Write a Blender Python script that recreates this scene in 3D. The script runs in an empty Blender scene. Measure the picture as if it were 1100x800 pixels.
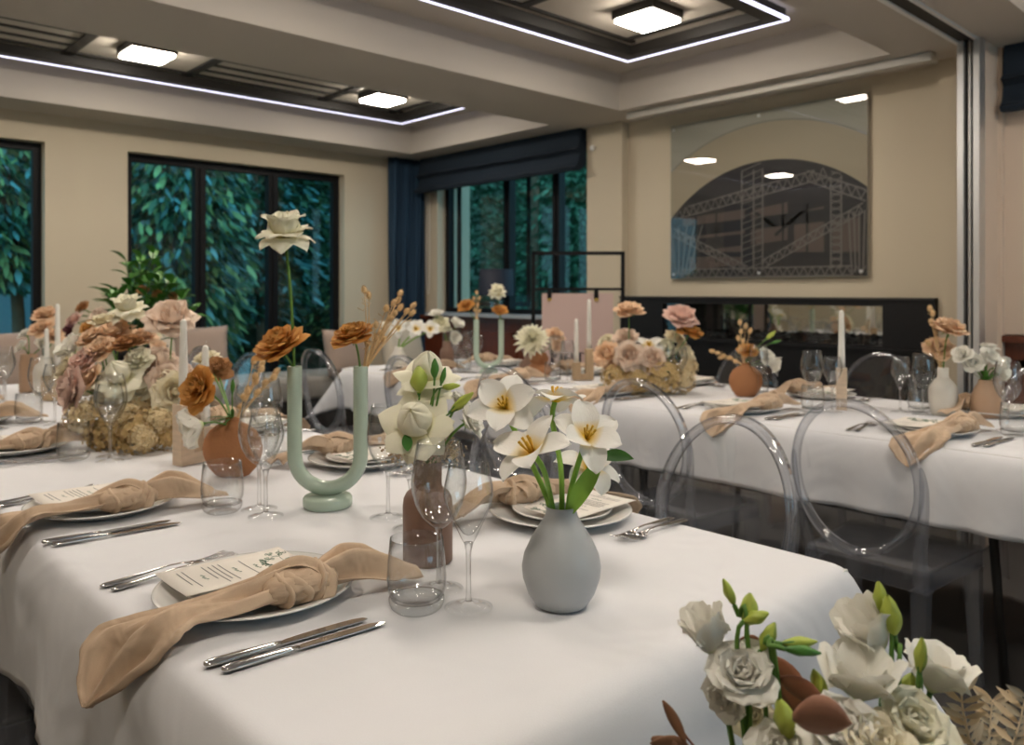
import bpy, bmesh, math, random
import numpy as np
from mathutils import Vector, Matrix
R = random.Random(7)
rad = math.radians
C = bpy.context.scene.collection
SC = bpy.context.scene
# ------------------------------------------------------------------ camera, world, exposure
FPX = 876.0; CAMZ = 1.19
FW = Vector((math.sin(rad(43)), math.cos(rad(43)), 0)); RT = Vector((math.cos(rad(43)), -math.sin(rad(43)), 0))
cam = bpy.data.cameras.new('camera'); co = bpy.data.objects.new('camera', cam); C.objects.link(co)
co.location = (0, 0, CAMZ); co.rotation_euler = (rad(90), 0, rad(-43))
cam.sensor_width = 36; cam.lens = FPX/1100*36; cam.shift_y = -88/1100; cam.clip_start = .05
cam.dof.use_dof = True; cam.dof.focus_distance = 1.05; cam.dof.aperture_fstop = 6.5
SC.camera = co
w = bpy.data.worlds.new('world'); SC.world = w; w.use_nodes = True
bg = w.node_tree.nodes['Background']; bg.inputs[0].default_value = (.26, .62, .80, 1); bg.inputs[1].default_value = 2.2
SC.view_settings.view_transform = 'Standard'; SC.view_settings.look = 'None'
SC.view_settings.gamma = 1; SC.view_settings.use_curve_mapping = False
SC.view_settings.exposure = 0.0
LAMP_E = 82.0; LED_E = 3.0; DAY_E = 8.0
cy = SC.cycles
cy.max_bounces = 12; cy.transparent_max_bounces = 24; cy.transmission_bounces = 10; cy.glossy_bounces = 5; cy.diffuse_bounces = 4
cy.caustics_reflective = False; cy.caustics_refractive = False; cy.sample_clamp_indirect = 4; cy.blur_glossy = .5
cy.use_denoising = True
try: cy.denoiser = 'OPENIMAGEDENOISE'
except Exception: pass

def area(name, loc, rot, sx, sy, power, col):
    l = bpy.data.lights.new(name, 'AREA'); l.shape = 'RECTANGLE'; l.size = sx; l.size_y = sy; l.energy = power; l.color = col
    o = bpy.data.objects.new(name, l); C.objects.link(o); o.location = loc; o.rotation_euler = rot
    return o
# daylight entering by the window of the wall behind the camera
area('back_window_daylight', (2.0, -2.86, 1.5), (rad(90), 0, 0), 1.7, 1.1, DAY_E, (.55, .76, 1))

def W(px, py, z):                     # a point at height z seen at this place of the picture
    d = (CAMZ-z)*FPX/(py-312.0); r = (px-550)/FPX*d
    p = FW*d+RT*r; p.z = z; return p
def W3(px, py, d):                    # a point at distance d
    r = (px-550)/FPX*d; p = FW*d+RT*r; p.z = CAMZ-(py-312.0)/FPX*d; return p

# ------------------------------------------------------------------ materials
MATS = {}
def nt(name):
    m = bpy.data.materials.new(name); m.use_nodes = True; m.node_tree.nodes.clear()
    return m, m.node_tree.nodes, m.node_tree.links
def pm(name, col, rough=.5, metal=0, bump=0, bscale=40, var=0, spec=.5, trans=0, coat=0, sheen=0, emit=None, es=0, detail=3, stretch=None):
    if name in MATS: return MATS[name]
    m, n, l = nt(name)
    out = n.new('ShaderNodeOutputMaterial'); b = n.new('ShaderNodeBsdfPrincipled'); l.new(b.outputs[0], out.inputs[0])
    b.inputs['Base Color'].default_value = (*col, 1); b.inputs['Roughness'].default_value = rough; b.inputs['Metallic'].default_value = metal
    b.inputs['Specular IOR Level'].default_value = spec; b.inputs['Coat Weight'].default_value = coat; b.inputs['Sheen Weight'].default_value = sheen
    if emit: b.inputs['Emission Color'].default_value = (*emit, 1); b.inputs['Emission Strength'].default_value = es
    if bump or var:
        tc = n.new('ShaderNodeTexCoord'); no = n.new('ShaderNodeTexNoise'); no.inputs['Scale'].default_value = bscale; no.inputs['Detail'].default_value = detail
        src = tc.outputs['Object']
        if stretch:
            mp = n.new('ShaderNodeMapping'); mp.inputs['Scale'].default_value = stretch; l.new(src, mp.inputs[0]); src = mp.outputs[0]
        l.new(src, no.inputs['Vector'])
        if bump:
            bp = n.new('ShaderNodeBump'); bp.inputs['Strength'].default_value = bump; bp.inputs['Distance'].default_value = .01
            l.new(no.outputs[0], bp.inputs['Height']); l.new(bp.outputs[0], b.inputs['Normal'])
        if var:
            mx = n.new('ShaderNodeMixRGB'); mx.blend_type = 'MIX'
            mx.inputs[1].default_value = (*[c*(1-var) for c in col], 1); mx.inputs[2].default_value = (*[min(1, c*(1+var)) for c in col], 1)
            l.new(no.outputs[0], mx.inputs[0]); l.new(mx.outputs[0], b.inputs['Base Color'])
    MATS[name] = m; return m
def petalm(name, base, tip, mid=.35, tl=.3, edge=None):
    if name in MATS: return MATS[name]
    m, n, l = nt(name)
    out = n.new('ShaderNodeOutputMaterial'); uv = n.new('ShaderNodeUVMap'); sp = n.new('ShaderNodeSeparateXYZ'); l.new(uv.outputs[0], sp.inputs[0])
    rp = n.new('ShaderNodeValToRGB'); l.new(sp.outputs[1], rp.inputs[0])
    rp.color_ramp.elements[0].position = 0.02; rp.color_ramp.elements[0].color = (*base, 1)
    rp.color_ramp.elements[1].position = mid; rp.color_ramp.elements[1].color = (*tip, 1)
    if edge:
        e = rp.color_ramp.elements.new(.97); e.color = (*edge, 1)
    no = n.new('ShaderNodeTexNoise'); no.inputs['Scale'].default_value = 6; tc = n.new('ShaderNodeTexCoord')
    mp = n.new('ShaderNodeMapping'); mp.inputs['Scale'].default_value = (9, 1, 1); l.new(uv.outputs[0], mp.inputs[0]); l.new(mp.outputs[0], no.inputs['Vector'])
    bp = n.new('ShaderNodeBump'); bp.inputs['Strength'].default_value = .35; bp.inputs['Distance'].default_value = .004; l.new(no.outputs[0], bp.inputs['Height'])
    d = n.new('ShaderNodeBsdfPrincipled'); d.inputs['Roughness'].default_value = .62; d.inputs['Specular IOR Level'].default_value = .25; tl = tl*.6
    l.new(rp.outputs[0], d.inputs['Base Color']); l.new(bp.outputs[0], d.inputs['Normal'])
    t = n.new('ShaderNodeBsdfTranslucent'); l.new(rp.outputs[0], t.inputs[0])
    mx = n.new('ShaderNodeMixShader'); mx.inputs[0].default_value = tl; l.new(d.outputs[0], mx.inputs[1]); l.new(t.outputs[0], mx.inputs[2]); l.new(mx.outputs[0], out.inputs[0])
    MATS[name] = m; return m
def thinglass(name, face=(.97, .98, .98), edge=(.55, .58, .6), ior=1.45, rough=0.0, refr=0.0, haze=0.0, rk=.9):
    m, n, l = nt(name); out = n.new('ShaderNodeOutputMaterial')
    lw = n.new('ShaderNodeLayerWeight'); lw.inputs[0].default_value = .35
    pw = n.new('ShaderNodeMath'); pw.operation = 'POWER'; l.new(lw.outputs['Facing'], pw.inputs[0]); pw.inputs[1].default_value = 3.2
    mc = n.new('ShaderNodeMixRGB'); l.new(pw.outputs[0], mc.inputs[0]); mc.inputs[1].default_value = (*face, 1); mc.inputs[2].default_value = (*edge, 1)
    tr = n.new('ShaderNodeBsdfTransparent'); l.new(mc.outputs[0], tr.inputs[0])
    gl = n.new('ShaderNodeBsdfGlossy'); gl.inputs['Roughness'].default_value = rough; gl.inputs[0].default_value = (1, 1, 1, 1)
    lf = n.new('ShaderNodeLayerWeight'); lf.inputs[0].default_value = .5; p5 = n.new('ShaderNodeMath'); p5.operation = 'POWER'; l.new(lf.outputs['Facing'], p5.inputs[0]); p5.inputs[1].default_value = 4.5
    fr = n.new('ShaderNodeMath'); fr.operation = 'MULTIPLY_ADD'; l.new(p5.outputs[0], fr.inputs[0]); r0 = ((ior-1)/(ior+1))**2*rk; fr.inputs[1].default_value = (1-r0)*.7; fr.inputs[2].default_value = r0
    base = tr
    if refr:
        g = n.new('ShaderNodeBsdfGlass'); g.inputs['IOR'].default_value = 1.4; g.inputs['Roughness'].default_value = 0; g.inputs[0].default_value = (*face, 1)
        m2 = n.new('ShaderNodeMixShader'); m2.inputs[0].default_value = refr; l.new(tr.outputs[0], m2.inputs[1]); l.new(g.outputs[0], m2.inputs[2]); base = m2
    if haze:
        df = n.new('ShaderNodeBsdfDiffuse'); df.inputs[0].default_value = (.72, .76, .86, 1); m3 = n.new('ShaderNodeMixShader'); m3.inputs[0].default_value = haze; l.new(base.outputs[0], m3.inputs[1]); l.new(df.outputs[0], m3.inputs[2]); base = m3
    mx = n.new('ShaderNodeMixShader'); l.new(fr.outputs[0], mx.inputs[0]); l.new(base.outputs[0], mx.inputs[1]); l.new(gl.outputs[0], mx.inputs[2]); l.new(mx.outputs[0], out.inputs[0])
    MATS[name] = m; return m
def clothm(name, col, weave=900, wr=3.0, ws=.5, var=.04):
    m, n, l = nt(name); out = n.new('ShaderNodeOutputMaterial'); b = n.new('ShaderNodeBsdfPrincipled'); l.new(b.outputs[0], out.inputs[0])
    b.inputs['Base Color'].default_value = (*col, 1); b.inputs['Roughness'].default_value = .85; b.inputs['Specular IOR Level'].default_value = .2; b.inputs['Sheen Weight'].default_value = .1
    tc = n.new('ShaderNodeTexCoord')
    a = n.new('ShaderNodeTexNoise'); a.inputs['Scale'].default_value = wr; a.inputs['Detail'].default_value = 2; a.inputs['Distortion'].default_value = .6; l.new(tc.outputs['Object'], a.inputs['Vector'])
    c = n.new('ShaderNodeTexNoise'); c.inputs['Scale'].default_value = weave; c.inputs['Detail'].default_value = 1; l.new(tc.outputs['Object'], c.inputs['Vector'])
    ba = n.new('ShaderNodeBump'); ba.inputs['Strength'].default_value = ws; ba.inputs['Distance'].default_value = .03; l.new(a.outputs[0], ba.inputs['Height'])
    bb = n.new('ShaderNodeBump'); bb.inputs['Strength'].default_value = .12; bb.inputs['Distance'].default_value = .001; l.new(c.outputs[0], bb.inputs['Height']); l.new(ba.outputs[0], bb.inputs['Normal']); l.new(bb.outputs[0], b.inputs['Normal'])
    mx = n.new('ShaderNodeMixRGB'); l.new(c.outputs[0], mx.inputs[0]); mx.inputs[1].default_value = (*[k*(1-var) for k in col], 1); mx.inputs[2].default_value = (*[min(1, k*(1+var)) for k in col], 1); l.new(mx.outputs[0], b.inputs['Base Color'])
    MATS[name] = m; return m
M = dict(
 wall=pm('wall_paint', (.57, .495, .37), .8, bump=.05, bscale=120), ceil=pm('ceiling_paint', (.52, .475, .41), .85),
 pink=pm('pale_panel_paint', (.72, .60, .49), .8), floor=pm('carpet', (.11, .103, .096), .95, bump=.6, bscale=300, var=.25),
 black=pm('black_metal', (.005, .005, .006), .5, spec=.2), dark=pm('dark_bronze', (.02, .018, .016), .5), stone=pm('black_stone', (.008, .008, .009), .5, spec=.25, var=.3, bscale=60),
 navyb=pm('blind_navy', (.008, .018, .032), .9, bump=.3, bscale=400), navy=pm('navy_fabric', (.016, .045, .085), .9, bump=.3, bscale=400), alum=pm('aluminium', (.62, .62, .62), .35, .7), whitem=pm('white_trim', (.8, .79, .76), .5),
 wood=pm('mahogany', (.13, .032, .014), .35, var=.45, bscale=9, stretch=(1, 8, 1), coat=.2), sill=pm('sill_paint', (.35, .37, .40), .35),
 silver=pm('cutlery_steel', (.62, .61, .60), .12, 1), china=pm('white_china', (.82, .81, .78), .18, coat=.4), paper=pm('menu_paper', (.85, .80, .72), .8),
 ink=pm('green_ink', (.03, .13, .07), .8), print=pm('grey_ink', (.12, .12, .11), .8), cloth=clothm('tablecloth_linen', (.76, .76, .78), 500, 5.0, .4, .02),
 nap=clothm('napkin_linen', (.58, .43, .30), 1600, 16, .45, .12), sage=pm('sage_glaze', (.43, .53, .43), .22, coat=.3, var=.03),
 grey=pm('grey_matte_ceramic', (.44, .46, .47), .38, var=.14, bscale=7, bump=.05), taupe=pm('taupe_ceramic', (.20, .115, .082), .55, var=.05), terra=pm('terracotta', (.36, .155, .062), .75, bump=.1, bscale=200, var=.06),
 tan=pm('tan_ceramic', (.42, .27, .17), .5), cream=pm('cream_ceramic', (.70, .66, .58), .3, coat=.2), candle=pm('candle_wax', (.86, .83, .76), .4), wick=pm('wick', (.5, .45, .38), .9),
 stem=pm('green_stem', (.10, .22, .03), .5), dstem=pm('dark_green_stem', (.04, .11, .02), .5), leaf=pm('green_leaf', (.06, .20, .025), .45, var=.2, bscale=60), bud=pm('bud_green', (.42, .50, .08), .5, var=.25, bscale=90),
 tulipstem=pm('tulip_stem', (.22, .42, .05), .45, var=.15, bscale=60), brownleaf=pm('dried_leaf', (.28, .11, .06), .5, var=.35, bscale=50), straw=pm('dried_straw', (.74, .52, .27), .8, var=.15, bscale=200),
 ivory=pm('bleached_leaf', (.80, .66, .46), .7), lace=pm('dried_lace', (.50, .38, .24), .85, var=.2, bscale=200), hyd=petalm('hydrangea_tan', (.56, .38, .14), (.70, .53, .27), .8), hydl=petalm('hydrangea_cream', (.80, .62, .30), (.88, .76, .52), .8),
 stamen=pm('stamen', (.62, .36, .02), .7), cush=clothm('cushion_taupe', (.38, .29, .24), 600, 3, .1), bench=clothm('bench_fabric', (.30, .28, .25), 600, 3, .1), creamc=clothm('cushion_cream', (.60, .54, .44), 600, 3, .1),
 sign=pm('sign_board', (.52, .38, .34), .7), signink=pm('sign_ink', (.025, .02, .028), .7), shade=pm('lamp_shade_navy', (.010, .014, .030), .7),
 grass=pm('garden_soil', (.03, .05, .02), .9, var=.3), trunk=pm('bark', (.16, .12, .08), .9, bump=.5, bscale=30),
 fol1=pm('foliage_teal', (.06, .22, .13), .5, var=.5, bscale=3), fol2=pm('foliage_dark', (.025, .10, .05), .5, var=.5, bscale=3), fol3=pm('foliage_bright', (.26, .48, .20), .5, var=.4, bscale=3),
 fol4=pm('foliage_blue', (.12, .38, .40), .4, var=.4, bscale=4), fence=pm('pale_blue_fence', (.30, .52, .62), .7), pelmet=pm('screen_housing', (.55, .52, .46), .5),
 coal=pm('coal', (.01, .01, .01), .9), gold=pm('gold_clip', (.6, .42, .12), .4, .8), travertine=pm('travertine', (.66, .52, .38), .6, var=.22, bscale=18, stretch=(1, 1, 5)), oak=pm('pale_oak', (.50, .36, .22), .6, var=.2, bscale=20, stretch=(6, 6, 1)),
 p_white=petalm('petal_white', (.66, .78, .30), (.95, .93, .85), .3, .3), p_ivory=petalm('petal_ivory', (.86, .80, .36), (.95, .92, .74), .45, .3), p_rust=petalm('petal_rust', (.46, .15, .02), (.68, .31, .065), .5, .3, (.72, .38, .11)),
 p_brown=petalm('petal_brown', (.34, .13, .04), (.48, .24, .10), .5, .25), p_peach=petalm('petal_peach', (.86, .54, .26), (.90, .66, .45), .5, .3), p_blush=petalm('petal_blush', (.82, .56, .40), (.87, .71, .58), .5, .3),
 p_mauve=petalm('petal_mauve', (.70, .44, .34), (.75, .56, .48), .5, .3), p_tulip=petalm('petal_tulip', (.95, .66, .01), (.95, .93, .87), .42, .25), p_cream=petalm('petal_cream', (.88, .70, .46), (.93, .86, .66), .5, .3),
 p_maroon=petalm('petal_maroon', (.12, .03, .04), (.22, .08, .09), .5, .2), p_pink=petalm('petal_pink', (.78, .46, .38), (.84, .60, .51), .5, .3))
thinglass('wine_glass_crystal', (.985, .99, .99), (.14, .16, .18), 1.5, 0, 0, 0, 1.3); thinglass('window_pane', (.96, .97, .965), (.8, .85, .86), 1.35); thinglass('clear_acrylic_panel', (.95, .955, .965), (.35, .37, .42), 1.5, 0, 0, .02, 1.7)
thinglass('clear_acrylic', (.94, .95, .97), (.16, .18, .24), 1.5, .02, .12, .05, 2.4); thinglass('solid_glass', (.99, .995, .995), (.42, .46, .5), 1.5, 0, .35)
def emitm(name, col, s):
    m, n, l = nt(name); o = n.new('ShaderNodeOutputMaterial'); e = n.new('ShaderNodeEmission'); e.inputs[0].default_value = (*col, 1); e.inputs[1].default_value = s; l.new(e.outputs[0], o.inputs[0]); MATS[name] = m; return m
M['lamp'] = emitm('ceiling_lamp_glow', (1, .89, .76), LAMP_E); M['led'] = emitm('led_strip_glow', (.80, .78, 1), LED_E)
m, n, l = nt('smoked_mirror'); o = n.new('ShaderNodeOutputMaterial'); g = n.new('ShaderNodeBsdfGlossy'); g.inputs[0].default_value = (.75, .73, .70, 1); g.inputs['Roughness'].default_value = .02; l.new(g.outputs[0], o.inputs[0]); M['mirror'] = m
M['glass'] = MATS['wine_glass_crystal']; M['pane'] = MATS['window_pane']; M['acr'] = MATS['clear_acrylic']; M['acrp'] = MATS['clear_acrylic_panel']; M['sglass'] = MATS['solid_glass']

# ------------------------------------------------------------------ mesh helpers
class MB:
    def __init__(s): s.v = []; s.f = []; s.uv = {}
    def add(s, vs, fs, uvs=None):
        b = len(s.v); s.v += [tuple(v) for v in vs]; s.f += [tuple(b+i for i in f) for f in fs]
        if uvs: s.uv.update({b+i: u for i, u in enumerate(uvs)})
        return s
    def grid(s, P, nu, nv, uvs=None, wrap=False):     # P row-major: nv rows of nu points
        fs = []
        for j in range(nv-1):
            for i in range(nu if wrap else nu-1):
                k = (i+1) % nu; fs.append((j*nu+i, j*nu+k, (j+1)*nu+k, (j+1)*nu+i))
        return s.add(P, fs, uvs)
    def box(s, a, b, mtx=None):
        x0, y0, z0 = a; x1, y1, z1 = b
        vs = [Vector(p) for p in [(x0, y0, z0), (x1, y0, z0), (x1, y1, z0), (x0, y1, z0), (x0, y0, z1), (x1, y0, z1), (x1, y1, z1), (x0, y1, z1)]]
        if mtx: vs = [mtx@v for v in vs]
        return s.add(vs, [(3, 2, 1, 0), (4, 5, 6, 7), (0, 1, 5, 4), (1, 2, 6, 5), (2, 3, 7, 6), (3, 0, 4, 7)])
    def lathe(s, prof, seg=32, c=(0, 0, 0), sx=1, sy=1, caps=True):
        P = [(c[0]+r*sx*math.cos(2*math.pi*i/seg), c[1]+r*sy*math.sin(2*math.pi*i/seg), c[2]+z) for r, z in prof for i in range(seg)]
        b = len(s.v); s.grid(P, seg, len(prof), wrap=True)
        if caps:
            if prof[0][0] > 1e-6: s.f.append(tuple(b+i for i in range(seg))[::-1])
            if prof[-1][0] > 1e-6: s.f.append(tuple(b+(len(prof)-1)*seg+i for i in range(seg)))
        return s
    def tube(s, pts, rads, seg=8, fl=(1, 1), up=None, cap=True):
        pts = [Vector(p) for p in pts]; n = len(pts)
        if not hasattr(rads, '__len__'): rads = [rads]*n
        P = []; ref = Vector(up) if up else Vector((0, 0, 1)); prev = None
        for i, p in enumerate(pts):
            t = (pts[min(i+1, n-1)]-pts[max(i-1, 0)])
            t = t.normalized() if t.length > 1e-9 else Vector((0, 0, 1))
            if prev is None:
                a = ref if abs(t.dot(ref)) < .95 else Vector((1, 0, 0))
                x = a.cross(t).normalized()
            else: x = (prev-t*prev.dot(t)).normalized()
            prev = x; y = t.cross(x)
            for k in range(seg):
                a = 2*math.pi*k/seg; P.append(p+x*(math.cos(a)*rads[i]*fl[0])+y*(math.sin(a)*rads[i]*fl[1]))
        b = len(s.v); s.grid(P, seg, n, wrap=True)
        if cap: s.f.append(tuple(b+i for i in range(seg))[::-1]); s.f.append(tuple(b+(n-1)*seg+i for i in range(seg)))
        return s
    def ball(s, c, r, seg=10, rings=7, sc=(1, 1, 1)):
        c = Vector(c); P = []
        for j in range(rings+1):
            th = math.pi*j/rings
            for i in range(seg):
                a = 2*math.pi*i/seg; P.append((c.x+r*sc[0]*math.sin(th)*math.cos(a), c.y+r*sc[1]*math.sin(th)*math.sin(a), c.z+r*sc[2]*math.cos(th)))
        return s.grid(P, seg, rings+1, wrap=True)
    def mesh(s, name, mat=None, smooth=True):
        me = bpy.data.meshes.new(name); me.from_pydata(s.v, [], s.f)
        if s.uv:
            ul = me.uv_layers.new(name='UVMap'); li = np.empty(len(me.loops), dtype=np.int32); me.loops.foreach_get('vertex_index', li)
            arr = np.zeros((len(s.v), 2), dtype=np.float32)
            for k, u in s.uv.items(): arr[k] = u
            ul.data.foreach_set('uv', arr[li].ravel())
        if mat: me.materials.append(M[mat] if isinstance(mat, str) else mat)
        if smooth: me.polygons.foreach_set('use_smooth', [True]*len(me.polygons))
        me.update(); return me
    def build(s, name, mat, parent=None, smooth=True, bevel=0, loc=None, **tags):
        o = bpy.data.objects.new(name, s.mesh(name, mat, smooth)); C.objects.link(o)
        if parent: o.parent = parent
        if loc: o.location = loc
        if bevel:
            b = o.modifiers.new('bevel', 'BEVEL'); b.width = bevel; b.segments = 2; b.limit_method = 'ANGLE'
            if smooth: pass
        for k, v in tags.items(): o[k] = v
        return o
def link(name, me, parent=None, mtx=None, loc=None):
    o = bpy.data.objects.new(name, me); C.objects.link(o)
    if parent: o.parent = parent
    if mtx is not None: o.matrix_local = mtx
    if loc is not None: o.location = loc
    return o
def thing(name, label, cat, loc=(0, 0, 0), rz=0, group=None):
    o = bpy.data.objects.new(name, None); C.objects.link(o); o.location = loc; o.rotation_euler = (0, 0, rz); o.empty_display_size = .05
    o['label'] = label; o['category'] = cat
    if group: o['group'] = group
    return o
def tag(o, label, cat, group=None, kind=None):
    o['label'] = label; o['category'] = cat
    if group: o['group'] = group
    if kind: o['kind'] = kind
    return o
def kids(o): return [c for c in KID.get(o.name, [])]
KID = {}
def dup(root, loc, rz, label, group=None):
    r = root.copy(); C.objects.link(r); r.location = loc; r.rotation_euler = (0, 0, rz); r['label'] = label
    if group: r['group'] = group
    for ch in list(root.children):
        c = ch.copy(); C.objects.link(c); c.parent = r
        for g in ch.children:
            d = g.copy(); C.objects.link(d); d.parent = c
    return r
def struct(name, mb, mat, smooth=False, parent=None):
    o = mb.build(name, mat, parent, smooth); o['kind'] = 'structure'; return o
def bez(a, b, c, d, n):
    a, b, c, d = map(Vector, (a, b, c, d)); out = []
    for i in range(n):
        t = i/(n-1); out.append(a*(1-t)**3+b*3*t*(1-t)**2+c*3*t*t*(1-t)+d*t**3)
    return out
def spl(pts, n):                     # Catmull-Rom through points
    pts = [Vector(p) for p in pts]; out = []
    k = len(pts)-1
    for i in range(n):
        t = i/(n-1)*k; j = min(int(t), k-1); u = t-j
        p0 = pts[max(j-1, 0)]; p1 = pts[j]; p2 = pts[j+1]; p3 = pts[min(j+2, k)]
        out.append(.5*((2*p1)+(p2-p0)*u+(2*p0-5*p1+4*p2-p3)*u*u+(3*p1-p0-3*p2+p3)*u**3))
    return out

# ------------------------------------------------------------------ room shell
XW = 4.44; YW = 6.0; XL = -1.75; YB = -2.9; ZS = 2.35; ZC = 2.58
struct('floor', MB().box((XL-.2, YB-.2, -.1), (XW+.9, YW+.3, 0)), 'floor')
# window wall (y = 6) with two openings
def wall_y(name, y0, y1, x0, x1, holes, mat='wall', z1=2.7):
    mb = MB(); xs = x0
    for (a, b, zb, zt) in holes:
        mb.box((xs, y0, 0), (a, y1, z1)); mb.box((a, y0, zt), (b, y1, z1))
        if zb > 0: mb.box((a, y0, 0), (b, y1, zb))
        xs = b
    mb.box((xs, y0, 0), (x1, y1, z1)); return struct(name, mb, mat)
wall_y('wall_far', YW, YW+.24, XL-.2, XW+.6, [(-.35, 1.407, .1, 2.165), (1.923, 3.663, .1, 2.165)])
wall_y('wall_back', YB-.2, YB, XL-.2, XW+.6, [(1.1, 2.9, .9, 2.1)])
struct('wall_left', MB().box((XL-.2, YB, 0), (XL, YW, 2.7)), 'wall')
mb = MB()                                                             # fireplace wall, window opening y 3.92..5.73
mb.box((XW, YB, 0), (XW+.22, 3.92, 2.7)).box((XW, 5.73, 0), (XW+.22, YW, 2.7)).box((XW, 3.92, 0), (XW+.22, 5.73, .96)).box((XW, 3.92, 2.3), (XW+.22, 5.73, 2.7))
# leave the firebox opening free: rebuild the lower part around it
mb = MB()
mb.box((XW, YB, 0), (XW+.22, 1.80, 2.7)).box((XW, 1.80, 1.12), (XW+.22, 3.23, 2.7)).box((XW, 1.80, 0), (XW+.22, 3.23, .88)).box((XW, 3.23, 0), (XW+.22, 3.92, 2.7))
mb.box((XW, 5.73, 0), (XW+.22, YW, 2.7)).box((XW, 3.92, 0), (XW+.22, 5.73, .96)).box((XW, 3.92, 2.3), (XW+.22, 5.73, 2.7))
struct('wall_right', mb, 'wall')
struct('pillar', MB().box((4.37, 3.58, 0), (XW, 3.90, ZS)), 'wall')
struct('pillar.001', MB().box((4.37, 1.335, 0), (XW, 1.54, ZS)), 'wall')
# ceiling: high slab, dropped soffits and beams
struct('ceiling', MB().box((XL-.2, YB-.2, ZC), (XW+.6, YW+.24, ZC+.15)), 'ceil')
mb = MB()
mb.box((4.09, YB, ZS), (XW, YW, ZC)).box((XL, 5.64, ZS), (4.09, YW, ZC)).box((XL, 3.37, ZS), (4.09, 4.0, ZC)).box((XL, 1.03, ZS), (4.09, 1.66, ZC)).box((XL, YB, ZS), (4.09, -.72, ZC)).box((XL, -.72, ZS), (XL+.4, 5.64, ZC))
struct('ceiling_beams', mb, 'ceil', smooth=False)
# partition track and jamb profiles
mb = MB(); mb.box((XL, 1.275, ZS-.012), (4.2, 1.290, ZS)); mb.box((XL, 1.355, ZS-.012), (4.2, 1.375, ZS)); struct('trim_1', mb, 'whitem')
struct('trim_2', MB().box((XL, 1.290, ZS-.004), (4.2, 1.355, ZS)), 'black')
mb = MB(); mb.box((4.10, 1.335, 0), (4.18, 1.362, ZS)); mb.box((4.10, 1.268, 0), (4.18, 1.294, ZS)); mb.box((4.12, 1.310, 0), (4.18, 1.320, ZS)); struct('trim_3', mb, 'alum')
struct('trim_4', MB().box((4.15, 1.294, 0), (4.178, 1.335, ZS)), 'black')
struct('wall_right_panel', MB().box((4.40, YB, .98), (XW, 1.25, ZS)), 'pink')
struct('trim_5', MB().box((4.36, 1.25, 0), (XW, 1.335, ZS)).box((4.18, 1.268, 0), (4.36, 1.335, ZS)), 'pink')
# wood wainscot along the right wall
def wainscot(name, y0, y1):
    mb = MB().box((4.40, y0, 0), (XW, y1, .955)); k = max(1, int((y1-y0)/.55)); d = (y1-y0)/k
    for i in range(k):
        a = y0+i*d+.05; b = a+d-.1
        mb.box((4.385, a, .12), (4.40, a+.05, .86)).box((4.385, b-.05, .12), (4.40, b, .86)).box((4.385, a, .12), (4.40, b, .17)).box((4.385, a, .81), (4.40, b, .86))
    mb.box((4.355, y0, .945), (XW, y1, .975)); struct(name, mb, 'wood')
wainscot('trim_6', 3.92, 5.98); wainscot('trim_7', YB, 1.25)
struct('trim_8', MB().box((4.30, 3.92, .975), (XW+.14, 5.73, 1.0)), 'sill')
# wall skirting
struct('baseboard_far', MB().box((XL, YW-.02, 0), (XW, YW, .1)), 'wall')

def window(n, axis, a0, a1, c, z0, z1, muls, fr=.05):
    """axis x: spans x a0..a1 at y=c; axis y: spans y at x=c"""
    t = bpy.data.objects.new('window_%d' % n, None); C.objects.link(t); t['kind'] = 'structure'; t.location = (0, 0, 0)
    fb = MB(); pb = []
    def bx(mb, p, q, z_0, z_1, dp=.03):
        if axis == 'x': mb.box((p, c-dp, z_0), (q, c+dp, z_1))
        else: mb.box((c-dp, p, z_0), (c+dp, q, z_1))
    bx(fb, a0, a0+fr, z0, z1); bx(fb, a1-fr, a1, z0, z1); bx(fb, a0+fr, a1-fr, z0, z0+fr); bx(fb, a0+fr, a1-fr, z1-fr, z1)
    edges = [a0+fr]
    for mu in muls:
        bx(fb, mu-fr*.75, mu+fr*.75, z0+fr, z1-fr, .035); bx(fb, mu-.006, mu+.006, z0+fr, z1-fr, .045); edges += [mu-fr*.75, mu+fr*.75]
    edges.append(a1-fr)
    o = fb.build('window_frame', 'black', t, False)
    for i in range(0, len(edges), 2):
        p = MB(); bx(p, edges[i], edges[i+1], z0+fr, z1-fr, .003); p.build('window_pane', 'pane', t, False)
    return t
window(1, 'x', -.35, 1.407, YW+.12, .1, 2.165, [.5])
window(2, 'x', 1.923, 3.663, YW+.12, .1, 2.165, [2.47, 3.06], .055)
window(3, 'y', 3.92, 5.73, XW+.12, .99, 2.3, [4.36, 4.92], .05)
window(4, 'x', 1.1, 2.9, YB-.1, .9, 2.1, [2.0], .05)
# open casement sash on window 3 (pushed outward) 
mb = MB()
for (y0, y1) in ((5.0, 5.66),):
    mt = Matrix.Translation((XW+.17, y1, 0))@Matrix.Rotation(rad(38), 4, 'Z')@Matrix.Translation((0, -(y1-y0), 0))
    L = y1-y0; mb.box((-.015, 0, 1.05), (.015, .035, 2.24), mt).box((-.015, L-.035, 1.05), (.015, L, 2.24), mt).box((-.015, .035, 1.05), (.015, L-.035, 1.09), mt).box((-.015, .035, 2.2), (.015, L-.035, 2.24), mt)
mb.build('window_sash', 'black', bpy.data.objects['window_3'], False)

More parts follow.
